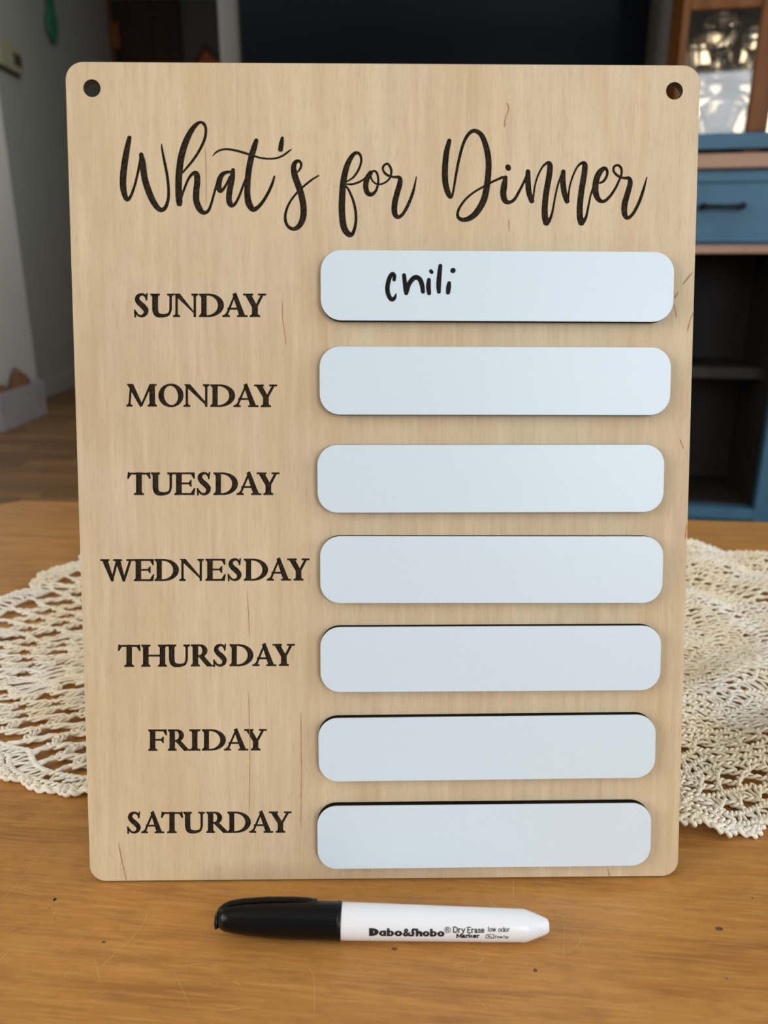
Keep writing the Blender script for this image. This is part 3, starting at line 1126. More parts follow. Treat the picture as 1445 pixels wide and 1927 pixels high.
for i in range(RINGS):
    per = PER * S_[i]
    n = max(60, int(per / 0.0011))
    u = np.arange(n) / n
    base = ring_point(i, u, wave(i, u))
    wl = max(10, int(per / 0.0050))
    p = warp(base)
    tn = np.roll(p, -1, 0) - np.roll(p, 1, 0)
    tn /= np.linalg.norm(tn, axis=1, keepdims=True)
    nr = np.stack([tn[:, 1], -tn[:, 0]], -1)
    hz_ = height(p)
    for s in (0, 1):
        ph = 2 * np.pi * wl * u + s * np.pi
        q = p + nr * (0.00105 * np.cos(ph))[:, None]
        z = hz_ + 0.0010 * np.sin(ph)
        paths.append((np.column_stack([q, z]), TR * (1 + 0.15 * np.sin(ph * 2)), True))
    if i == RINGS - 1:
        break
    # stitches up to the next round
    m = max(12, int(per / 0.0031))
    uu = np.arange(m) / m + rng.uniform(-0.12, 0.12, m) / m
    mid = ring_point(i, uu, 0.5)
    dn = density(mid, i)
    for k in np.nonzero(dn > 0.5)[0]:
        posts.append((i, uu[k], uu[k] + rng.normal() * 0.0009 / max(per, 0.1), 1.0))
    kk = KC[i]
    up = (np.arange(kk) - 0.5 * (i % 2)) / kk
    bl = ring_point(i, up, 0.5)[:, 0] < 0.02
    up = np.where(bl, (np.arange(kk) - 0.5 * ((i // 2) % 2)) / kk, up)
    dn = density(ring_point(i, up, 0.5), i)
    if i % 2 == 0:
        dn = np.where(bl, 1.0, dn)                           # no stitches inside a pair of rounds
    for k in np.nonzero(dn <= 0.5)[0]:
        for o_ in (-0.0011, 0.0, 0.0011):
            posts.append((i, up[k] + o_ / per, up[k] - o_ / per + rng.normal() * 0.0004 / per, 1.1))

pp = []
tlin = np.linspace(0, 1, 6)
for (i, u0, u1, w) in posts:
    a0 = wave(i, np.array([u0]))[0]
    a1 = wave(i + 1, np.array([u1]))[0]
    p0, p1 = ring_point(i, np.array([u0]), np.array([a0]))[0], ring_point(i + 1, np.array([u1]), np.array([a1]))[0]
    pp.append((p0, p1, w))
P0 = np.array([q[0] for q in pp])
P1 = np.array([q[1] for q in pp])
side = rng.uniform(-0.0011, 0.0011, len(pp))
for k in range(len(pp)):
    d_ = P1[k] - P0[k]
    nl = np.array([d_[1], -d_[0]]) / (np.hypot(*d_) + 1e-9)
    q = P0[k] + d_ * tlin[:, None] + nl * (side[k] * np.sin(tlin * np.pi * 2))[:, None]
    q = warp(q)
    z = height(q) + 0.0009 * np.sin(tlin * np.pi) * (1 if k % 2 else 0.4)
    paths.append((np.column_stack([q, z]), TR * pp[k][2] * (1 + 0.22 * np.cos(tlin * 14 + k)), False))
# shells and picots round the rim
kk = int(PER / 0.0165)
n = kk * 26
u = np.arange(n) / n
for s, am in ((0, 1.0), (1, 0.72), (2, 0.45)):
    ph = kk * u
    fr_ = ph - np.floor(ph)
    bump = np.sqrt(np.clip(np.sin(fr_ * np.pi), 0, 1)) * 0.0060 * am + 0.0016 * np.abs(np.sin(fr_ * np.pi * 4)) * am
    b = bnd(u)
    dirv = b - DC
    dirv /= np.linalg.norm(dirv, axis=1, keepdims=True)
    q = warp(DC + (b - DC) * 0.965 + dirv * (bump * (1 + 0.25 * np.sin(u * 97)))[:, None])
    z = height(q) + 0.0007 * np.sin(fr_ * np.pi * 8 + s * 2)
    rim.append((np.column_stack([q, z]), TR * (1.25 + 0.35 * np.sin(fr_ * np.pi * 10 + s)), True))
doily = empty('crochet_doily', (DC[0], DC[1], TABLE_Z), 'large cream crochet lace doily lying on the table behind the menu board', 'doily')
org = np.array([DC[0], DC[1], TABLE_Z])
o = tubes('stitches', [(p - org, r, c) for p, r, c in paths], 'cotton', doily, 5)
o['kind'] = 'stuff'
o = tubes('picot_edging', [(p - org, r, c) for p, r, c in rim], 'cotton', doily, 6)

# ------------------------------------------------------------------ the menu board
BMAT = Matrix(((BX[0], BY[0], BN[0], BO[0]), (BX[1], BY[1], BN[1], BO[1]), (BX[2], BY[2], BN[2], BO[2]), (0, 0, 0, 1)))
board = empty('menu_board', (0, 0, 0), "upright birch plywood weekly dinner board engraved with What's for Dinner and the seven days", 'board')
board.matrix_world = BMAT
ENG = 0.0004                                 # depth of the engraving
GW = 0.4                                     # tracing grid, in pixels of the photograph


def to_board(loops, off=0.0):
    return [[on_board(x, y, off) for x, y in lp] for lp in loops]


def zs(ox, oy, sc, pts):
    return [(ox + x / sc, oy + y / sc, w / sc) for x, y, w in pts]


za = lambda *p: zs(220, 210, 7.225, p)
zb = lambda *p: zs(380, 240, 6.021, p)
zc = lambda *p: zs(620, 220, 4.817, p)
zd = lambda *p: zs(920, 270, 4.661, p)
SCRIPT = {
    "whats": [
        za((170, 355, 60), (128, 560, 86), (92, 800, 92), (82, 1000, 90), (108, 1140, 74), (142, 1196, 56), (188, 1150, 42), (240, 1010, 36), (285, 830, 36), (322, 650, 44)),
        za((330, 585, 62), (350, 700, 86), (376, 900, 88), (430, 1080, 90), (500, 1235, 84), (582, 1332, 68), (652, 1312, 56), (695, 1200, 44), (702, 1050, 40), (680, 850, 40), (640, 650, 38), (612, 500, 28), (607, 440, 12)),
        za((895, 828, 30), (1020, 680, 36), (1120, 530, 38), (1190, 380, 40), (1210, 250, 38), (1185, 172, 44), (1130, 146, 42), (1060, 195, 62), (985, 305, 80), (918, 460, 92), (870, 640, 94), (845, 840, 94), (838, 1030, 92), (845, 1180, 94), (850, 1250, 80)),
        za((870, 1190, 30), (912, 1060, 34), (970, 920, 36), (1030, 845, 48), (1082, 850, 78), (1092, 950, 86), (1078, 1090, 88), (1080, 1210, 88), (1120, 1320, 84), (1178, 1376, 58), (1240, 1350, 44), (1280, 1260, 36), (1320, 1120, 34), (1352, 1000, 32)),
        zb((325, 503, 30), (280, 507, 38), (228, 535, 54), (197, 600, 66), (190, 670, 66), (205, 716, 54), (240, 700, 36), (278, 640, 28), (315, 560, 28)),
        zb((352, 482, 46), (341, 580, 66), (318, 690, 68), (305, 790, 68), (315, 858, 66), (342, 884, 46), (380, 858, 34), (425, 770, 30), (465, 660, 28), (492, 590, 26)),
        zb((615, 148, 50), (590, 230, 68), (555, 350, 70), (525, 520, 70), (515, 660, 70), (515, 780, 72), (535, 870, 76), (578, 928, 58), (628, 908, 46), (690, 840, 38), (750, 740, 36), (795, 640, 32), (820, 555, 24)),
        zb((122, 322, 10), (165, 277, 22), (230, 250, 24), (310, 248, 26), (410, 267, 28), (520, 300, 28), (640, 338, 24), (740, 354, 22), (840, 348, 24), (920, 316, 24), (980, 272, 22), (1016, 246, 10)),
        zb((910, 118, 34), (900, 180, 56), (890, 248, 58)),
        zb((1320, 545, 18), (1240, 595, 24), (1150, 668, 26), (1080, 735, 26), (1005, 830, 26), (955, 940, 30), (943, 1040, 34), (975, 1120, 36), (1040, 1150, 44), (1105, 1110, 62), (1145, 1020, 72), (1150, 900, 74), (1125, 760, 74), (1085, 640, 74), (1050, 540, 72), (1038, 450, 62), (1058, 395, 50), (1095, 379, 36), (1124, 410, 30), (1116, 460, 28), (1085, 502, 22)),
    ],
    "for": [
        zc((150, 590, 14), (215, 548, 20), (265, 475, 22), (288, 395, 22), (272, 337, 26), (230, 330, 34), (185, 385, 46), (150, 470, 54), (125, 590, 58), (115, 720, 60), (112, 860, 60), (130, 1000, 60), (175, 1065, 52), (212, 1053, 34), (236, 970, 28), (238, 870, 26), (215, 760, 24), (175, 665, 22), (148, 625, 16)),
        zc((148, 608, 14), (200, 611, 20), (260, 594, 20), (310, 566, 18), (345, 535, 18)),
        zc((372, 508, 44), (340, 560, 50), (328, 630, 50), (345, 690, 46), (385, 702, 36), (425, 660, 24), (442, 580, 22), (430, 510, 22), (402, 490, 20), (372, 505, 22)),
        zc((368, 520, 20), (388, 578, 18), (430, 609, 18), (480, 606, 18), (530, 575, 18), (556, 530, 20), (557, 470, 24), (525, 425, 22), (488, 447, 22), (487, 487, 22), (520, 525, 24), (575, 545, 22), (632, 550, 34), (638, 600, 50), (610, 700, 52), (590, 790, 54), (590, 870, 52), (618, 908, 36), (665, 880, 30), (720, 780, 30), (760, 670, 26), (788, 543, 10)),
    ],
    "dinner": [
        zc((1085, 217, 40), (1060, 320, 52), (1047, 450, 56), (1048, 580, 56), (1070, 680, 52), (1096, 724, 38), (1118, 690, 22), (1140, 560, 24), (1170, 400, 26), (1210, 250, 28), (1258, 158, 32), (1315, 126, 38), (1380, 170, 46), (1424, 290, 54), (1442, 420, 55), (1430, 600, 57), (1395, 760, 60), (1315, 885, 56), (1225, 933, 42), (1165, 908, 30), (1170, 840, 24), (1230, 750, 22), (1310, 682, 20), (1400, 630, 20), (1460, 598, 20)),
        zd((0, 350, 20), (60, 322, 22), (120, 296, 26)),
        zd((145, 298, 36), (133, 370, 56), (125, 440, 56), (140, 500, 50), (178, 517, 32), (225, 488, 28), (270, 410, 24), (310, 330, 22), (335, 265, 20)),
        zd((166, 207, 48), (170, 217, 48)),
        zd((342, 247, 42), (342, 330, 50), (350, 430, 50), (375, 503, 46)),
        zd((388, 480, 18), (394, 430, 17), (405, 360, 17), (430, 280, 18), (470, 205, 19), (510, 172, 28), (534, 188, 48), (530, 270, 52), (505, 410, 53), (490, 540, 54), (490, 640, 56), (503, 692, 60)),
        zd((525, 680, 36), (545, 640, 24), (562, 570, 20), (580, 470, 18), (605, 360, 18), (632, 280, 17)),
        zd((652, 247, 40), (648, 330, 50), (660, 430, 50), (684, 505, 46)),
        zd((695, 480, 18), (700, 430, 17), (712, 360, 17), (738, 280, 18), (775, 205, 19), (815, 172, 28), (841, 188, 48), (835, 270, 52), (812, 410, 53), (797, 540, 54), (797, 640, 56), (810, 692, 60)),
        zd((832, 680, 36), (853, 640, 24), (870, 560, 20), (890, 460, 18), (918, 370, 18)),
        zd((972, 347, 18), (1010, 325, 24), (1037, 270, 24), (1030, 226, 28), (1000, 223, 40), (960, 270, 53), (935, 350, 55), (935, 430, 55), (960, 490, 44), (1005, 508, 30), (1060, 465, 26), (1110, 390, 22), (1150, 305, 20)),
        zd((1155, 300, 20), (1164, 250, 22), (1156, 212, 24), (1130, 190, 22), (1097, 205, 22), (1094, 245, 22), (1130, 284, 24), (1180, 303, 22), (1228, 306, 34), (1238, 350, 46), (1215, 440, 50), (1190, 530, 54), (1188, 610, 50), (1212, 654, 34), (1260, 620, 28), (1310, 530, 28), (1350, 420, 26), (1385, 296, 10)),
    ],
}


# roman capitals for the days, in units of the cap height
def gl_box(x, y, x0, x1, y0, y1):
    return np.minimum(np.minimum(x - x0, x1 - x), np.minimum(y - y0, y1 - y))


def gl_poly(x, y, pts):
    f = None
    n = len(pts)
    ar = sum(pts[i][0] * pts[(i + 1) % n][1] - pts[(i + 1) % n][0] * pts[i][1] for i in range(n))
    sg = 1 if ar > 0 else -1
    for i in range(n):
        (ax, ay), (bx, by) = pts[i], pts[(i + 1) % n]
        l = math.hypot(bx - ax, by - ay)
        e = sg * ((bx - ax) * (y - ay) - (by - ay) * (x - ax)) / l
        f = e if f is None else np.minimum(f, e)
    return f


def gl_ell(x, y, cx, cy, rx, ry, tilt=0.0):
    c, s = math.cos(tilt), math.sin(tilt)
    u, v = (x - cx) * c + (y - cy) * s, -(x - cx) * s + (y - cy) * c
    return (1 - np.hypot(u / rx, v / ry)) * min(rx, ry)


def gl_stroke(x, y, pts):
    c = catmull(pts, 8)
    f = np.full_like(x, -9.0)
    for a, b in zip(c[:-1], c[1:]):
        d = b[:2] - a[:2]
        t = np.clip(((x - a[0]) * d[0] + (y - a[1]) * d[1]) / (d @ d + 1e-12), 0, 1)
        f = np.maximum(f, (a[2] + (b[2] - a[2]) * t) / 2 - np.hypot(x - a[0] - t * d[0], y - a[1] - t * d[1]))
    return f


U = lambda *a: np.maximum.reduce(a)
SF, TH, ST = 0.062, 0.088, 0.235


def gl_serif(x, y, x0, x1, y0, l, r, up=True):
    """slab with small brackets: foot (up) or head of a stem x0..x1"""
    s = 1 if up else -1
    a, b = sorted((y0, y0 + s * SF))
    f = gl_box(x, y, x0 - l, x1 + r, a, b)
    return U(f, gl_poly(x, y, [(x0 - l * 0.45, y0 + s * SF * 0.9), (x1 + r * 0.45, y0 + s * SF * 0.9), (x1, y0 + s * (SF + 0.075)), (x0, y0 + s * (SF + 0.075))]))


def gl_stem(x, y, x0, x1, tl=.08, tr=.08, bl=.08, br=.08):
    return U(gl_box(x, y, x0, x1, 0, 1), gl_serif(x, y, x0, x1, 0, bl, br), gl_serif(x, y, x0, x1, 1, tl, tr, False))


def glyph(ch, x, y, w):
    if ch == 'I':
        m = w / 2
        return gl_stem(x, y, m - ST / 2, m + ST / 2, m - ST / 2, m - ST / 2, m - ST / 2, m - ST / 2)
    if ch == 'H':
        return U(gl_stem(x, y, .08, .08 + ST), gl_stem(x, y, w - .08 - ST, w - .08), gl_box(x, y, .2, w - .2, .47, .535))
    if ch == 'D':
        xo = .40
        out = U(gl_box(x, y, .1, xo, 0, 1), np.minimum(gl_ell(x, y, xo, .5, w - xo, .5), x - xo + .01))
        inn = np.minimum(U(gl_box(x, y, .2, xo - .02, .062, .938), gl_ell(x, y, xo - .04, .5, w - xo - ST + .04, .438)), x - (.08 + ST))
        return U(np.minimum(out, -inn), gl_serif(x, y, .08, .08 + ST, 0, .08, .0), gl_serif(x, y, .08, .08 + ST, 1, .08, .0, False))
    if ch == 'O':
        return np.minimum(gl_ell(x, y, w / 2, .5, w / 2, .52), -gl_ell(x, y, w / 2, .5, w / 2 - ST * .97, .455, 0.16))
    if ch == 'U':
        l, r = .08 + ST / 2, w - .135
        return U(gl_box(x, y, .08, .08 + ST, .33, 1), gl_serif(x, y, .08, .08 + ST, 1, .08, .08, False),
                 gl_box(x, y, r - TH / 2, r + TH / 2, .33, 1), gl_serif(x, y, r - TH / 2, r + TH / 2, 1, .10, .10, False),
                 gl_stroke(x, y, [(l, .40, ST), (l + .02, .22, ST * .97), (l + .10, .09, ST * .80), (w * .52, .045, .13), (r - .11, .10, .10), (r - .02, .24, .08), (r, .40, TH)]))
    if ch == 'N':
        a, b = .125, w - .125
        return U(gl_box(x, y, a - .042, a + .042, 0, .93), gl_box(x, y, b - .042, b + .042, .0, 1), gl_serif(x, y, a - .042, a + .042, 0, .10, .10), gl_serif(x, y, b - .042, b + .042, 1, .10, .09, False),
                 gl_poly(x, y, [(.0, 1), (.26, 1), (b + .034, .12), (b + .034, -.02), (b - .06, -.02), (a - .02, .90)]))
    if ch == 'M':
        a, b, m = .125, w - .08 - ST, w * .47
        return U(gl_poly(x, y, [(a - .045, 0), (a + .025, 0), (a + .10, 1), (a + .03, 1)]), gl_serif(x, y, a - .045, a + .025, 0, .085, .10),
                 gl_poly(x, y, [(.03, 1), (.28, 1), (m + .08, .04), (m - .02, -.02), (m - .06, .04)]),
                 gl_poly(x, y, [(m - .02, .0), (m + .055, .02), (b + .10, 1), (b + .0, 1)]), gl_box(x, y, .03, .25, 1 - SF, 1), gl_box(x, y, b - .01, w - .02, 1 - SF, 1),
                 gl_poly(x, y, [(b + .0, 0), (b + ST, 0), (b + ST - .02, 1), (b - .015, 1)]), gl_serif(x, y, b, b + ST, 0, .085, .08))
    if ch == 'A':
        m = w * .49
        return U(gl_poly(x, y, [(.10, 0), (.185, 0), (m + .0, .86), (m - .03, .95)]), gl_poly(x, y, [(m - .09, .985), (m + .05, 1.05), (w - .09, 0), (w - .33, 0)]),
                 gl_box(x, y, .22, w - .30, .32, .385), gl_box(x, y, 0, .31, 0, SF), gl_box(x, y, w - .44, w, 0, SF),
                 gl_poly(x, y, [(.05, SF * .9), (.25, SF * .9), (.20, .13), (.13, .13)]))
    if ch == 'Y':
        m = w * .51
        return U(gl_box(x, y, m - ST / 2, m + ST / 2, 0, .47), gl_serif(x, y, m - ST / 2, m + ST / 2, 0, .10, .10),
                 gl_poly(x, y, [(.06, 1), (.315, 1), (m + .10, .45), (m + .06, .36), (m - .10, .40)]), gl_poly(x, y, [(m + .0, .42), (m + .10, .42), (w - .09, 1), (w - .19, 1)]),
                 gl_box(x, y, 0, .42, 1 - SF, 1), gl_box(x, y, w - .34, w, 1 - SF, 1))
    if ch == 'T':
        m = w / 2
        return U(gl_box(x, y, m - ST / 2, m + ST / 2, 0, 1), gl_serif(x, y, m - ST / 2, m + ST / 2, 0, .10, .10), gl_box(x, y, .03, w - .03, .925, .99),
                 gl_poly(x, y, [(.0, .74), (.045, .73), (.17, .94), (.09, .99), (.035, 1.04)]), gl_poly(x, y, [(w, .74), (w - .045, .73), (w - .17, .94), (w - .09, .99), (w - .035, 1.04)]))
    if ch in 'EF':
        a = .08 + ST
        f = U(gl_box(x, y, .08, a, 0, 1), gl_serif(x, y, .08, a, 1, .08, .0, False), gl_serif(x, y, .08, a, 0, .08, .0 if ch == 'E' else .10),
              gl_box(x, y, a - .02, w - .06, .935, 1), gl_poly(x, y, [(w - .02, .74), (w - .06, .74), (w - .19, .95), (w - .03, 1)]),
              gl_box(x, y, a - .02, w - .20, .485, .545), gl_poly(x, y, [(w - .17, .37), (w - .205, .37), (w - .29, .50), (w - .29, .53), (w - .205, .66), (w - .17, .66)]))
        if ch == 'E':
            f = U(f, gl_box(x, y, a - .02, w - .05, 0, .068), gl_poly(x, y, [(w, .30), (w - .045, .29), (w - .20, .05), (w - .05, 0)]))
        return f
    if ch == 'R':
        a = .08 + ST
        xo = .42
        rr = min(w - .20, .74) - xo
        out = U(gl_box(x, y, .2, xo, .44, 1), np.minimum(gl_ell(x, y, xo, .72, rr, .28), x - xo + .01))
        inn = np.minimum(U(gl_box(x, y, .2, xo - .02, .50, .94), gl_ell(x, y, xo - .03, .72, rr - ST + .05, .22)), x - a)
        return U(gl_stem(x, y, .08, a, .08, .0, .08, .08), np.minimum(out, -inn), gl_poly(x, y, [(.33, .48), (.56, .50), (w - .02, 0), (w - .28, 0)]), gl_box(x, y, w - .2, w, 0, SF * .9))
    if ch == 'S':
        return U(gl_stroke(x, y, [(w * .84, .80, .06), (w * .70, .94, .08), (w * .50, .975, .09), (w * .28, .90, .15), (w * .22, .75, .19), (w * .36, .60, .21), (w * .62, .45, .22), (w * .80, .29, .20), (w * .75, .12, .14), (w * .52, .03, .09), (w * .28, .07, .07), (w * .13, .20, .06)]),
                 gl_poly(x, y, [(w * .78, .72), (w * .86, .72), (w * .91, 1.02), (w * .84, 1.02)]), gl_poly(x, y, [(w * .02, .30), (w * .10, .30), (w * .13, -.02), (w * .05, -.02)]))
    if ch == 'W':
        m = w * .50
        return U(gl_poly(x, y, [(.06, 1), (.31, 1), (w * .40, .03), (w * .33, -.02)]), gl_poly(x, y, [(w * .32, .02), (w * .37, -.02), (m + .05, .97), (m - .03, 1)]),
                 gl_poly(x, y, [(m - .10, 1), (m + .13, 1), (w * .745, .03), (w * .68, -.02)]), gl_poly(x, y, [(w * .67, .02), (w * .73, -.02), (w - .09, 1), (w - .18, 1)]),
                 gl_box(x, y, 0, .40, 1 - SF, 1), gl_box(x, y, m - .17, m + .22, 1 - SF, 1), gl_box(x, y, w - .32, w, 1 - SF, 1))


def days(ox, oy, sc, word, xs, yt, yb0, yb1):
    """letters with their left and right ends; the baseline runs from yb0 to yb1"""
    out = []
    xa, xb = xs[0][0], xs[-1][1]
    for ch, (l, r) in zip(word, xs):
        k = ((l + r) / 2 - xa) / (xb - xa)
        base = yb0 + (yb1 - yb0) * k
        cap = base - (yb0 - yt)
        out.append((ch, ox + l / sc, ox + r / sc, oy + cap / sc, oy + base / sc))
    return out


DAYS = [
    days(160, 500, 3.284, 'SUNDAY', [(302, 395), (405, 548), (548, 696), (705, 856), (850, 1003), (978, 1118)], 174, 316, 316),
    days(160, 500, 3.284, 'MONDAY', [(258, 443), (455, 607), (612, 766), (775, 925), (918, 1070), (1046, 1186)], 732, 869, 873),
    days(160, 500, 3.284, 'TUESDAY', [(262, 404), (408, 548), (553, 680), (690, 780), (795, 943), (937, 1088), (1062, 1200)], 1279, 1416, 1416),
    days(160, 1000, 3.141, 'WEDNESDAY', [(92, 287), (290, 408), (412, 553), (560, 700), (713, 831), (842, 928), (940, 1080), (1075, 1216), (1196, 1325)], 166, 294, 289),
    days(160, 1000, 3.141, 'THURSDAY', [(195, 327), (334, 483), (487, 618), (627, 757), (757, 840), (855, 993), (990, 1129), (1109, 1239)], 672, 800, 794),
    days(160, 1300, 3.141, 'FRIDAY', [(375, 485), (491, 620), (617, 680), (692, 830), (823, 963), (942, 1072)], 230, 354, 351),
    days(160, 1300, 3.141, 'SATURDAY', [(248, 332), (333, 467), (450, 578), (582, 706), (718, 852), (842, 978), (972, 1111), (1088, 1219)], 718, 841, 837),
]

words = []                                   # (name of the word, outlines in board coordinates)
for k, st in SCRIPT.items():
    xs = [p[0] for s in st for p in s]
    ys = [p[1] for s in st for p in s]
    g = Grid(min(xs) - 12, min(ys) - 12, max(xs) + 12, max(ys) + 12, GW)
    for s in st:
        g.stroke(s, 7)
    words.append((k, to_board(g.contours(0.10))))
for dl in DAYS:
    g = Grid(dl[0][1] - 6, min(q[3] for q in dl) - 6, dl[-1][2] + 6, max(q[4] for q in dl) + 6, 0.34)
    for ch, x0, x1, yt, yb in dl:
        h = yb - yt
        g.add(x0 - 2, yt - 5, x1 + 2, yb + 3, lambda X, Y: h * (glyph(ch, (X - x0) / h, (yb - Y) / h, (x1 - x0) / h) + 0.014))
    words.append((''.join(q[0] for q in dl), to_board(g.contours(0.10))))

outline = rrect(0, 0, BW, BH, 0.0062, 8)
holes = []
for px, py in ((173, 166), (1269, 171)):
    c = on_board(px, py)
    holes.append(circle(c[0], c[1], 16.2 / 5227, 32))
all_loops = [outline] + holes + [lp for _, l in words for lp in l]
filled('front_veneer', all_loops, ENG, ['birch', 'char'], board, -ENG, 1)
filled('ply_core', [outline] + holes, BT - ENG, ['birch_back', 'char_edge'], board, -BT, 1)
for k, l in words:
    o = filled('engraved_word', l, 0.0, 'char', board, -ENG + 0.00004)
    o['label'] = 'burnt brown-black engraved lettering'
# mineral streaks in the veneer
bm = bmesh.new()
for ln, w in (([(953, 193), (957, 205), (951, 222), (949, 240)], 2.4), ([(531, 565), (532, 600), (536, 630), (538, 650)], 1.6), ([(223, 1585), (229, 1618), (233, 1635), (238, 1657)], 2.0),
              ([(386, 276), (388, 330), (388, 386)], 1.1), ([(957, 412), (958, 436)], 1.6), ([(1304, 511), (1284, 536)], 3.2), ([(1276, 549), (1269, 561)], 3.2), ([(1268, 572), (1273, 599)], 2.4),
              ([(1305, 586), (1298, 604), (1293, 624)], 2.2), ([(1279, 826), (1287, 846)], 2.6), ([(1143, 1634), (1147, 1649)], 2.2), ([(1292, 985), (1289, 1015)], 2.6), ([(468, 1300), (470, 1420), (469, 1530)], 1.2), ([(566, 1340), (567, 1450), (566, 1560)], 1.3), ([(465, 1110), (470, 1200)], 1.3)):
    ribbon(bm, [tuple(q) for q in catmull([on_board(x, y) for x, y in ln], 6)], w / 4900, 0.00003)
o = bm_obj('grain_streaks', bm, 'streak', board)
o['kind'] = 'stuff'
o['label'] = 'thin reddish brown mineral streaks in the wood'
# folding strut behind that keeps it leaning
inv = BMAT.inverted()
hinge = Vector((BW / 2, 0.20, -BT - 0.003))

hw3 = BMAT @ hinge
fw3 = Vector((hw3[0], hw3[1] + 0.075, TABLE_Z + 0.004))
f3 = inv @ fw3
dirv = (f3 - hinge)
ln = dirv.length
st = box('strut', -0.022, 0.022, 0, ln, -0.0025, 0.0, 'birch_back', board, 0.0006)
yv = dirv.normalized()
xv = Vector((1, 0, 0))
xv = (xv - yv * xv.dot(yv)).normalized()
zv = xv.cross(yv)
st.matrix_local = Matrix(((xv[0], yv[0], zv[0], hinge[0]), (xv[1], yv[1], zv[1], hinge[1]), (xv[2], yv[2], zv[2], hinge[2]), (0, 0, 0, 1)))
box('hinge', BW / 2 - 0.022, BW / 2 + 0.022, 0.188, 0.206, -BT - 0.006, -BT, 'iron', board, 0.001)

# ------------------------------------------------------------------ white strips
STRIP_T = 0.0032
STRIPS = [('SUNDAY', (603, 470), (1268, 474), (1268, 606), (603, 603)), ('MONDAY', (601, 651), (1262, 654), (1262, 781), (601, 781)),
          ('TUESDAY', (597, 837), (1250, 836), (1249, 964), (597, 965)), ('WEDNESDAY', (602, 1010), (1248, 1008), (1247, 1136), (602, 1134)),
          ('THURSDAY', (602, 1180), (1244, 1177), (1243, 1299), (603, 1303)), ('FRIDAY', (599, 1351), (1234, 1345), (1233, 1463), (599, 1472)),
          ('SATURDAY', (597, 1517), (1225, 1511), (1225, 1629), (597, 1636))]
for day, *cs in STRIPS:
    q = np.array([on_board(x, y, STRIP_T) for x, y in cs])
    ctr = q.mean(0)
    e = (q[1] - q[0] + q[2] - q[3]) / 2
    a = math.atan2(e[1], e[0])
    wd = np.hypot(*e)
    ht = np.hypot(*((q[0] + q[1] - q[2] - q[3]) / 2))
    lab = ('white dry-erase strip with chili handwritten on it beside the word SUNDAY' if day == 'SUNDAY'
           else 'blank white dry-erase strip on the board beside the word %s' % day)
    st = empty('dry_erase_strip', (0, 0, 0), lab, 'strip', 'white dry-erase strips on the board')
    st.matrix_world = BMAT @ Matrix.Translation((ctr[0], ctr[1], 0)) @ Matrix.Rotation(a, 4, 'Z')
    loop = rrect(-wd / 2, -ht / 2, wd / 2, ht / 2, 0.0074, 10)
    filled('backing', [loop], STRIP_T - 0.0004, 'strip_edge', st, 0.0)
    loop2 = rrect(-wd / 2 + 0.00008, -ht / 2 + 0.00008, wd / 2 - 0.00008, ht / 2 - 0.00008, 0.0074, 10)
    filled('white_face', [loop2], 0.0004, 'white_board', st, STRIP_T - 0.0004)
    if day == 'SUNDAY':
        hwt = lambda *p: zs(700, 480, 7.225, p)
        hs = [hwt((300, 335, 48), (304, 280, 50), (275, 255, 54), (238, 310, 60), (212, 410, 62), (212, 500, 62), (240, 578, 60), (275, 604, 58), (308, 580, 44), (326, 530, 18)),
              hwt((435, 273, 54), (445, 370, 60), (456, 470, 60), (465, 520, 54)), hwt((472, 500, 56), (500, 400, 62), (550, 327, 66), (600, 302, 66), (650, 332, 66), (680, 410, 64), (692, 498, 56)),
              hwt((772, 337, 54), (766, 430, 66), (775, 520, 56)), hwt((800, 218, 52), (810, 232, 52)), hwt((928, 145, 54), (912, 300, 66), (905, 420, 66), (908, 500, 54)),
              hwt((1048, 380, 52), (1040, 440, 68), (1032, 508, 58)), hwt((1098, 212, 70), (1102, 208, 70))]
        g = Grid(715, 485, 870, 580, 0.3)
        for s in hs:
            g.stroke(s, 8)
        mi = (Matrix.Translation((ctr[0], ctr[1], 0)) @ Matrix.Rotation(a, 4, 'Z')).inverted()
        lp = [[tuple(mi @ Vector((*on_board(x, y, STRIP_T), 0)))[:2] for x, y in l] for l in g.contours(0.08)]
        o = filled('handwriting', lp, 0.00005, 'ink', st, STRIP_T)
        o['label'] = 'black marker handwriting'

# ------------------------------------------------------------------ dry-erase marker
ra, rb_ = 0.00615, 0.0053
A3 = on_z(641, 1733, TABLE_Z + ra)
B3 = on_z(985, 1741.5, TABLE_Z + rb_)
ax = (B3 - A3)
Lb = np.linalg.norm(ax)
ax = ax / Lb
upv = np.array([0, 0, 1.0]) - ax * ax[2]
upv /= np.linalg.norm(upv)
sv = np.cross(upv, ax)
MM = Matrix(((ax[0], sv[0], upv[0], A3[0]), (ax[1], sv[1], upv[1], A3[1]), (ax[2], sv[2], upv[2], A3[2]), (0, 0, 0, 1)))
mk = empty('dry_erase_marker', (0, 0, 0), 'white dry-erase marker with a black cap lying on the table before the board', 'marker')
mk.matrix_world = MM
pm = Lb / (985 - 641)                        # metres to a pixel along the marker
E1 = (1031.5 - 641) * pm


def rad(s):
    return ra + (rb_ - ra) * min(max(s, 0), Lb) / Lb


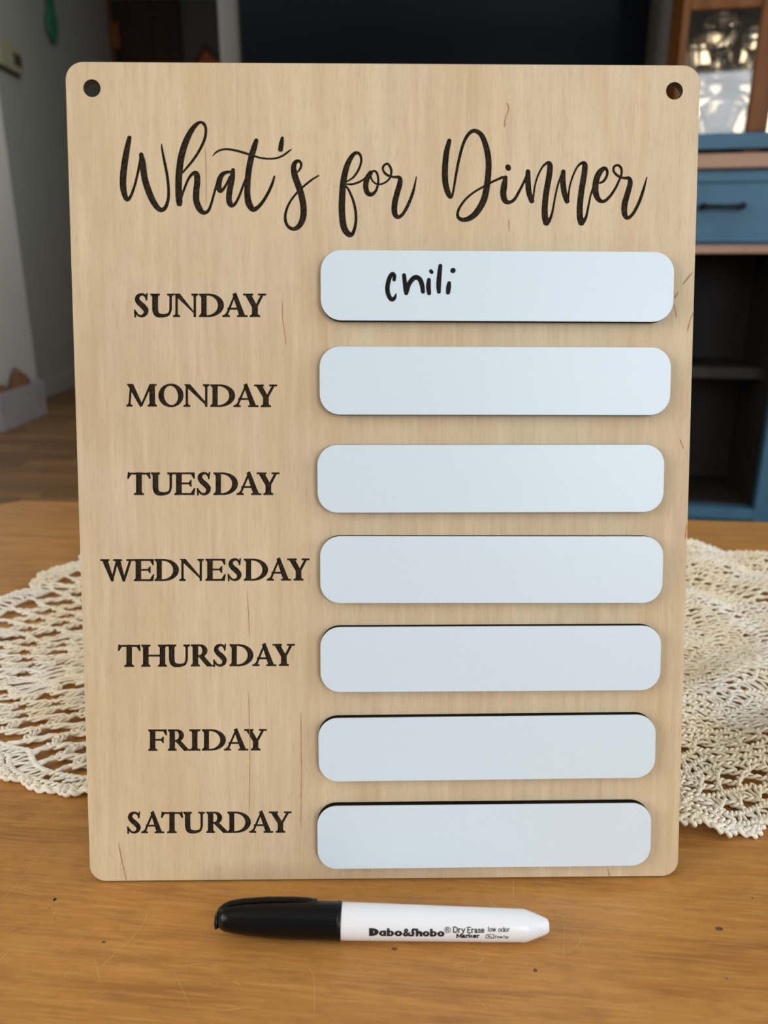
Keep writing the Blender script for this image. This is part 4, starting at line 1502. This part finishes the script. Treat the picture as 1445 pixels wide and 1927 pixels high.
lathe('barrel', [(0.0045, -0.004), (ra, 0.0)] + [(rad(Lb * k / 8), Lb * k / 8) for k in range(1, 9)] +
      [(rb_ - 0.00015, Lb + 5 * pm), (rb_ - 0.0008, Lb + 15 * pm), (rb_ - 0.0016, Lb + 27 * pm), (rb_ - 0.0023, Lb + 37 * pm), (rb_ - 0.0029, E1 - 2 * pm), (rb_ - 0.0034, E1)], 'barrel', mk, 56, 'x')
C0 = (409 - 641) * pm
rc = 0.00635
lathe('cap', [(0.0046, 0.0004), (rc - 0.0002, 0.0004), (rc, 0.0), (rc, -0.002), (rc - 0.0001, C0 * 0.4), (rc - 0.0004, C0 * 0.6), (rc - 0.0010, C0 * 0.78), (rc - 0.0016, C0 * 0.88), (rc - 0.0021, C0 * 0.94), (rc - 0.0029, C0 * 0.975), (rc - 0.0042, C0 * 0.99), (0.0005, C0 * 0.995)], 'cap', mk, 56, 'x')
# clip: a tapering strap along the far upper side of the cap, bent over its end
ca = math.radians(52)                        # turned away from the camera
cd = np.array([0, math.cos(ca) * -1.0, math.sin(ca)]) if (sv[1] < 0) else np.array([0, math.cos(ca), math.sin(ca)])
cs_ = np.cross(np.array([1.0, 0, 0]), cd)
prof = [(0.20, -0.0003, 3.2), (0.28, 0.0001, 3.6), (0.4, 0.0003, 3.8), (0.6, 0.0004, 3.8), (0.8, 0.0004, 3.6), (0.9, 0.0003, 3.4), (0.955, -0.0002, 3.2), (0.99, -0.0012, 3.0), (1.008, -0.0028, 2.8), (1.010, -0.0046, 2.6), (1.0, -0.0064, 2.2)]
v, f = [], []


def cap_r(t):
    return np.interp(t, [0, .4, .6, .78, .88, .94, 1.0], [rc, rc - .0001, rc - .0004, rc - .001, rc - .0016, rc - .0021, rc - .0026])


for (t, lift, wmm) in prof:
    r0 = float(cap_r(t)) + lift
    for q in range(7):
        u_ = (q / 6 * 2 - 1)
        hh_ = r0 + 0.0004 - 0.0012 * u_ * u_
        p = np.array([C0 * t, 0, 0]) + cd * hh_ + cs_ * (u_ * wmm / 2000.0)
        v.append(p)
for i in range(len(prof) - 1):
    for q in range(6):
        f.append((i * 7 + q, i * 7 + q + 1, i * 7 + q + 8, i * 7 + q + 7))
clip = pyd('clip', v, f, 'cap', mk, True)
so = clip.modifiers.new('thick', 'SOLIDIFY')
so.thickness = 0.0011
so.offset = 0
lathe('cap_rim', [(rc - 0.0006, -0.0012), (rc + 0.00012, -0.0010), (rc + 0.00016, -0.0002), (rc - 0.0006, 0.0001)], 'cap', mk, 56, 'x')

# printed lettering on the barrel, drawn in pixels of the photograph and laid on the curved plastic
# skeletons in a box: x 0..1 of the letter width, y 0 baseline .. 1 cap height, (lists of polylines)
SK = {
    'D': [[(0, 0), (0, 1)], [(0, 1), (.5, 1), (.9, .78), (1, .5), (.9, .22), (.5, 0), (0, 0)]], 'r': [[(.15, 0), (.15, .66)], [(.15, .45), (.5, .64), (.95, .62)]],
    'y': [[(0, .66), (.5, .05)], [(1, .66), (.5, .05), (.25, -.28), (0, -.25)]], 'E': [[(0, 0), (0, 1)], [(0, 1), (1, 1)], [(0, .52), (.75, .52)], [(0, 0), (1, 0)]],
    'a': [[(.1, .56), (.5, .67), (.8, .5), (.8, .05), (1, 0)], [(.8, .38), (.3, .36), (.05, .18), (.3, 0), (.6, .05), (.8, .2)]],
    's': [[(.95, .55), (.5, .67), (.1, .53), (.5, .35), (.95, .17), (.5, 0), (.05, .12)]], 'e': [[(.05, .36), (.95, .36), (.85, .58), (.5, .67), (.1, .5), (.05, .3), (.2, .06), (.55, 0), (.95, .12)]],
    'M': [[(0, 0), (0, 1)], [(0, 1), (.5, .2)], [(.5, .2), (1, 1)], [(1, 1), (1, 0)]], 'k': [[(0, 0), (0, 1)], [(.9, .66), (.1, .28)], [(.4, .42), (1, 0)]],
    'l': [[(.5, 0), (.5, 1)]], 'o': [[(.5, .66), (.12, .55), (0, .33), (.12, .1), (.5, 0), (.88, .1), (1, .33), (.88, .55), (.5, .66)]],
    'w': [[(0, .66), (.27, 0)], [(.27, 0), (.5, .6)], [(.5, .6), (.73, 0)], [(.73, 0), (1, .66)]],
    'd': [[(1, 0), (1, 1)], [(1, .45), (.6, .66), (.12, .55), (0, .33), (.12, .1), (.6, 0), (1, .2)]], 'F': [[(0, 0), (0, 1)], [(0, 1), (1, 1)], [(0, .5), (.8, .5)]],
    'i': [[(.5, 0), (.5, .66)], [(.5, .92), (.5, .98)]], 'n': [[(0, 0), (0, .66)], [(0, .42), (.4, .65), (.9, .58), (1, .35)], [(1, .35), (1, 0)]],
    'T': [[(.5, 0), (.5, 1)], [(0, 1), (1, 1)]], 'p': [[(0, -.3), (0, .66)], [(0, .45), (.4, .66), (.88, .55), (1, .33), (.88, .1), (.4, 0), (0, .2)]],
    'R': [[(0, 0), (0, 1)], [(0, 1), (.6, 1), (.95, .8), (.6, .5), (0, .5)], [(.5, .5), (1, 0)]],
}
PX = 3.6125


def word_strokes(g, text, x0, x1, yt, yb, wd, serif=0.0, widths=None):
    ww = {'l': .35, 'i': .35, 'M': 1.35, 'w': 1.2, 'D': 1.15, ' ': .55, 'r': .75, 's': .8, 'E': 1.0}
    adv = [ww.get(c, 0.9) for c in text]
    gap = 0.32
    tot = sum(adv) + gap * (len(text) - 1)
    k = (x1 - x0) / tot
    x = x0
    h = yb - yt
    for c, a in zip(text, adv):
        if c != ' ':
            for pl in SK[c]:
                pts = [(660 + (x + u_ * a * k) / PX, 1690 + (yb - v_ * h) / PX, wd / PX) for u_, v_ in pl]
                g.stroke(pts, 5)
                if serif and len(pl) == 2 and abs(pl[0][0] - pl[1][0]) < 0.01:
                    for e in (pts[0], pts[-1]):
                        g.stroke([(e[0] - serif / PX, e[1], 0.55 * wd / PX), (e[0] + serif / PX, e[1], 0.55 * wd / PX)], 2)
        x += (a + gap) * k


g = Grid(690, 1735, 965, 1772, 0.16)


def zz(x, y):
    return (660 + x / PX, 1690 + y / PX)


def fat(kind, l, r, yt, yb):
    """heavy rounded display letters with pin-hole counters"""
    (x0, y0), (x1, y1) = zz(l, yt), zz(r, yb)
    w, h = x1 - x0, y1 - y0

    def fn(X, Y):
        x, y = X - x0, y1 - Y
        xh = h * 0.70
        if kind == 'D':
            b = np.minimum(U(gl_box(x, y, 0, w * .3, 0, h), np.minimum(gl_ell(x, y, w * .25, h / 2, w * .75, h / 2), x - w * .2)), -gl_poly(x, y, [(w * .46, h * .26), (w * .46, h * .72), (w * .56, h * .5)]))
            return b
        ell = gl_ell(x, y, w * .5, xh / 2, w * .5, xh / 2)
        cnt = gl_ell(x, y, w * .5, xh / 2, w * .11, xh * .20)
        if kind == 'o':
            return np.minimum(ell, -cnt)
        if kind == 'a':
            return np.minimum(U(ell, gl_box(x, y, w * .62, w, 0, xh)), -cnt)
        if kind == 'b':
            return np.minimum(U(ell, gl_box(x, y, 0, w * .38, 0, h)), -cnt)
        if kind == 'h':
            return np.minimum(U(gl_box(x, y, 0, w * .38, 0, h), gl_ell(x, y, w * .5, xh * .62, w * .5, xh * .38), gl_box(x, y, w * .60, w, 0, xh * .6)), -gl_box(x, y, w * .42, w * .56, -1, xh * .5))
        if kind == 'S':
            return U(gl_stroke(x, y, [(w * 1.0, h * .86, h * .26), (w * .55, h * .88, h * .28), (w * .45, h * .62, h * .34), (w * .55, h * .38, h * .36), (w * .45, h * .14, h * .28), (w * 0.02, h * .14, h * .24)]))
        if kind == '&':
            return U(gl_stroke(x, y, [(w * .92, h * .08, h * .2), (w * .55, h * .42, h * .24), (w * .28, h * .72, h * .24), (w * .48, h * .90, h * .2), (w * .66, h * .72, h * .2), (w * .35, h * .48, h * .22), (w * .14, h * .24, h * .28), (w * .42, h * .10, h * .26), (w * .75, h * .24, h * .22), (w * .95, h * .46, h * .2)]))
    g.add(x0 - 1, y0 - 1, x1 + 1, y1 + 1, fn)


for kind, l, r in (('D', 124, 190), ('a', 192, 241), ('b', 245, 294), ('o', 297, 350), ('&', 354, 402), ('S', 404, 440), ('h', 441, 487), ('o', 488, 535), ('b', 538, 585), ('o', 588, 637)):
    fat(kind, l, r, 204 + (l - 124) * 0.012, 258 + (l - 124) * 0.010)
cr = [(*zz(658 + 19 * math.cos(t), 216 + 19 * math.sin(t)), 4.2 / PX) for t in np.linspace(0, 2 * math.pi, 17)]
g.stroke(cr, 3)
for pl in SK['R']:
    g.stroke([(*zz(650 + u_ * 15, 227 - v_ * 22), 4.2 / PX) for u_, v_ in pl], 4)
word_strokes(g, 'Dry', 699, 775, 197, 233, 7.0, 5.5)
word_strokes(g, 'Erase', 795, 905, 199, 235, 7.0, 5.5)
word_strokes(g, 'Marker', 722, 873, 245, 268, 7.5, 5.0)
word_strokes(g, 'low', 932, 984, 194, 227, 5.0)
word_strokes(g, 'odor', 1004, 1080, 197, 228, 5.0)
word_strokes(g, 'Fine', 982, 1029, 257, 272, 3.6)
word_strokes(g, 'Tip', 1036, 1070, 258, 272, 3.6)
for pl in ([(921, 248), (972, 248), (972, 274), (917, 272), (921, 248)], [(930, 252), (945, 262), (962, 268)], [(932, 266), (945, 256), (940, 264)]):
    g.stroke([(*zz(*q), 4.0 / PX) for q in pl], 1 if len(pl) == 5 else 3)
V, FC = g.cells()
MMi = MM.inverted()
o3 = np.array(MMi @ Vector(CAM))
rot = np.array(MMi.to_3x3())
vv = []
for x, y in V:
    d3 = rot @ ray(x, y)
    s = 0.03
    for _ in range(3):
        rr = rad(s) + 0.00005
        a_, b_, c_ = d3[1] ** 2 + d3[2] ** 2, o3[1] * d3[1] + o3[2] * d3[2], o3[1] ** 2 + o3[2] ** 2 - rr * rr
        q = max(b_ * b_ - a_ * c_, 0)
        t = (-b_ - math.sqrt(q)) / a_
        p = o3 + d3 * t
        s = p[0]
    vv.append(p)
o = pyd('printed_lettering', vv, [tuple(reversed(q)) for q in FC], 'print', mk)
o['label'] = 'black printed lettering'
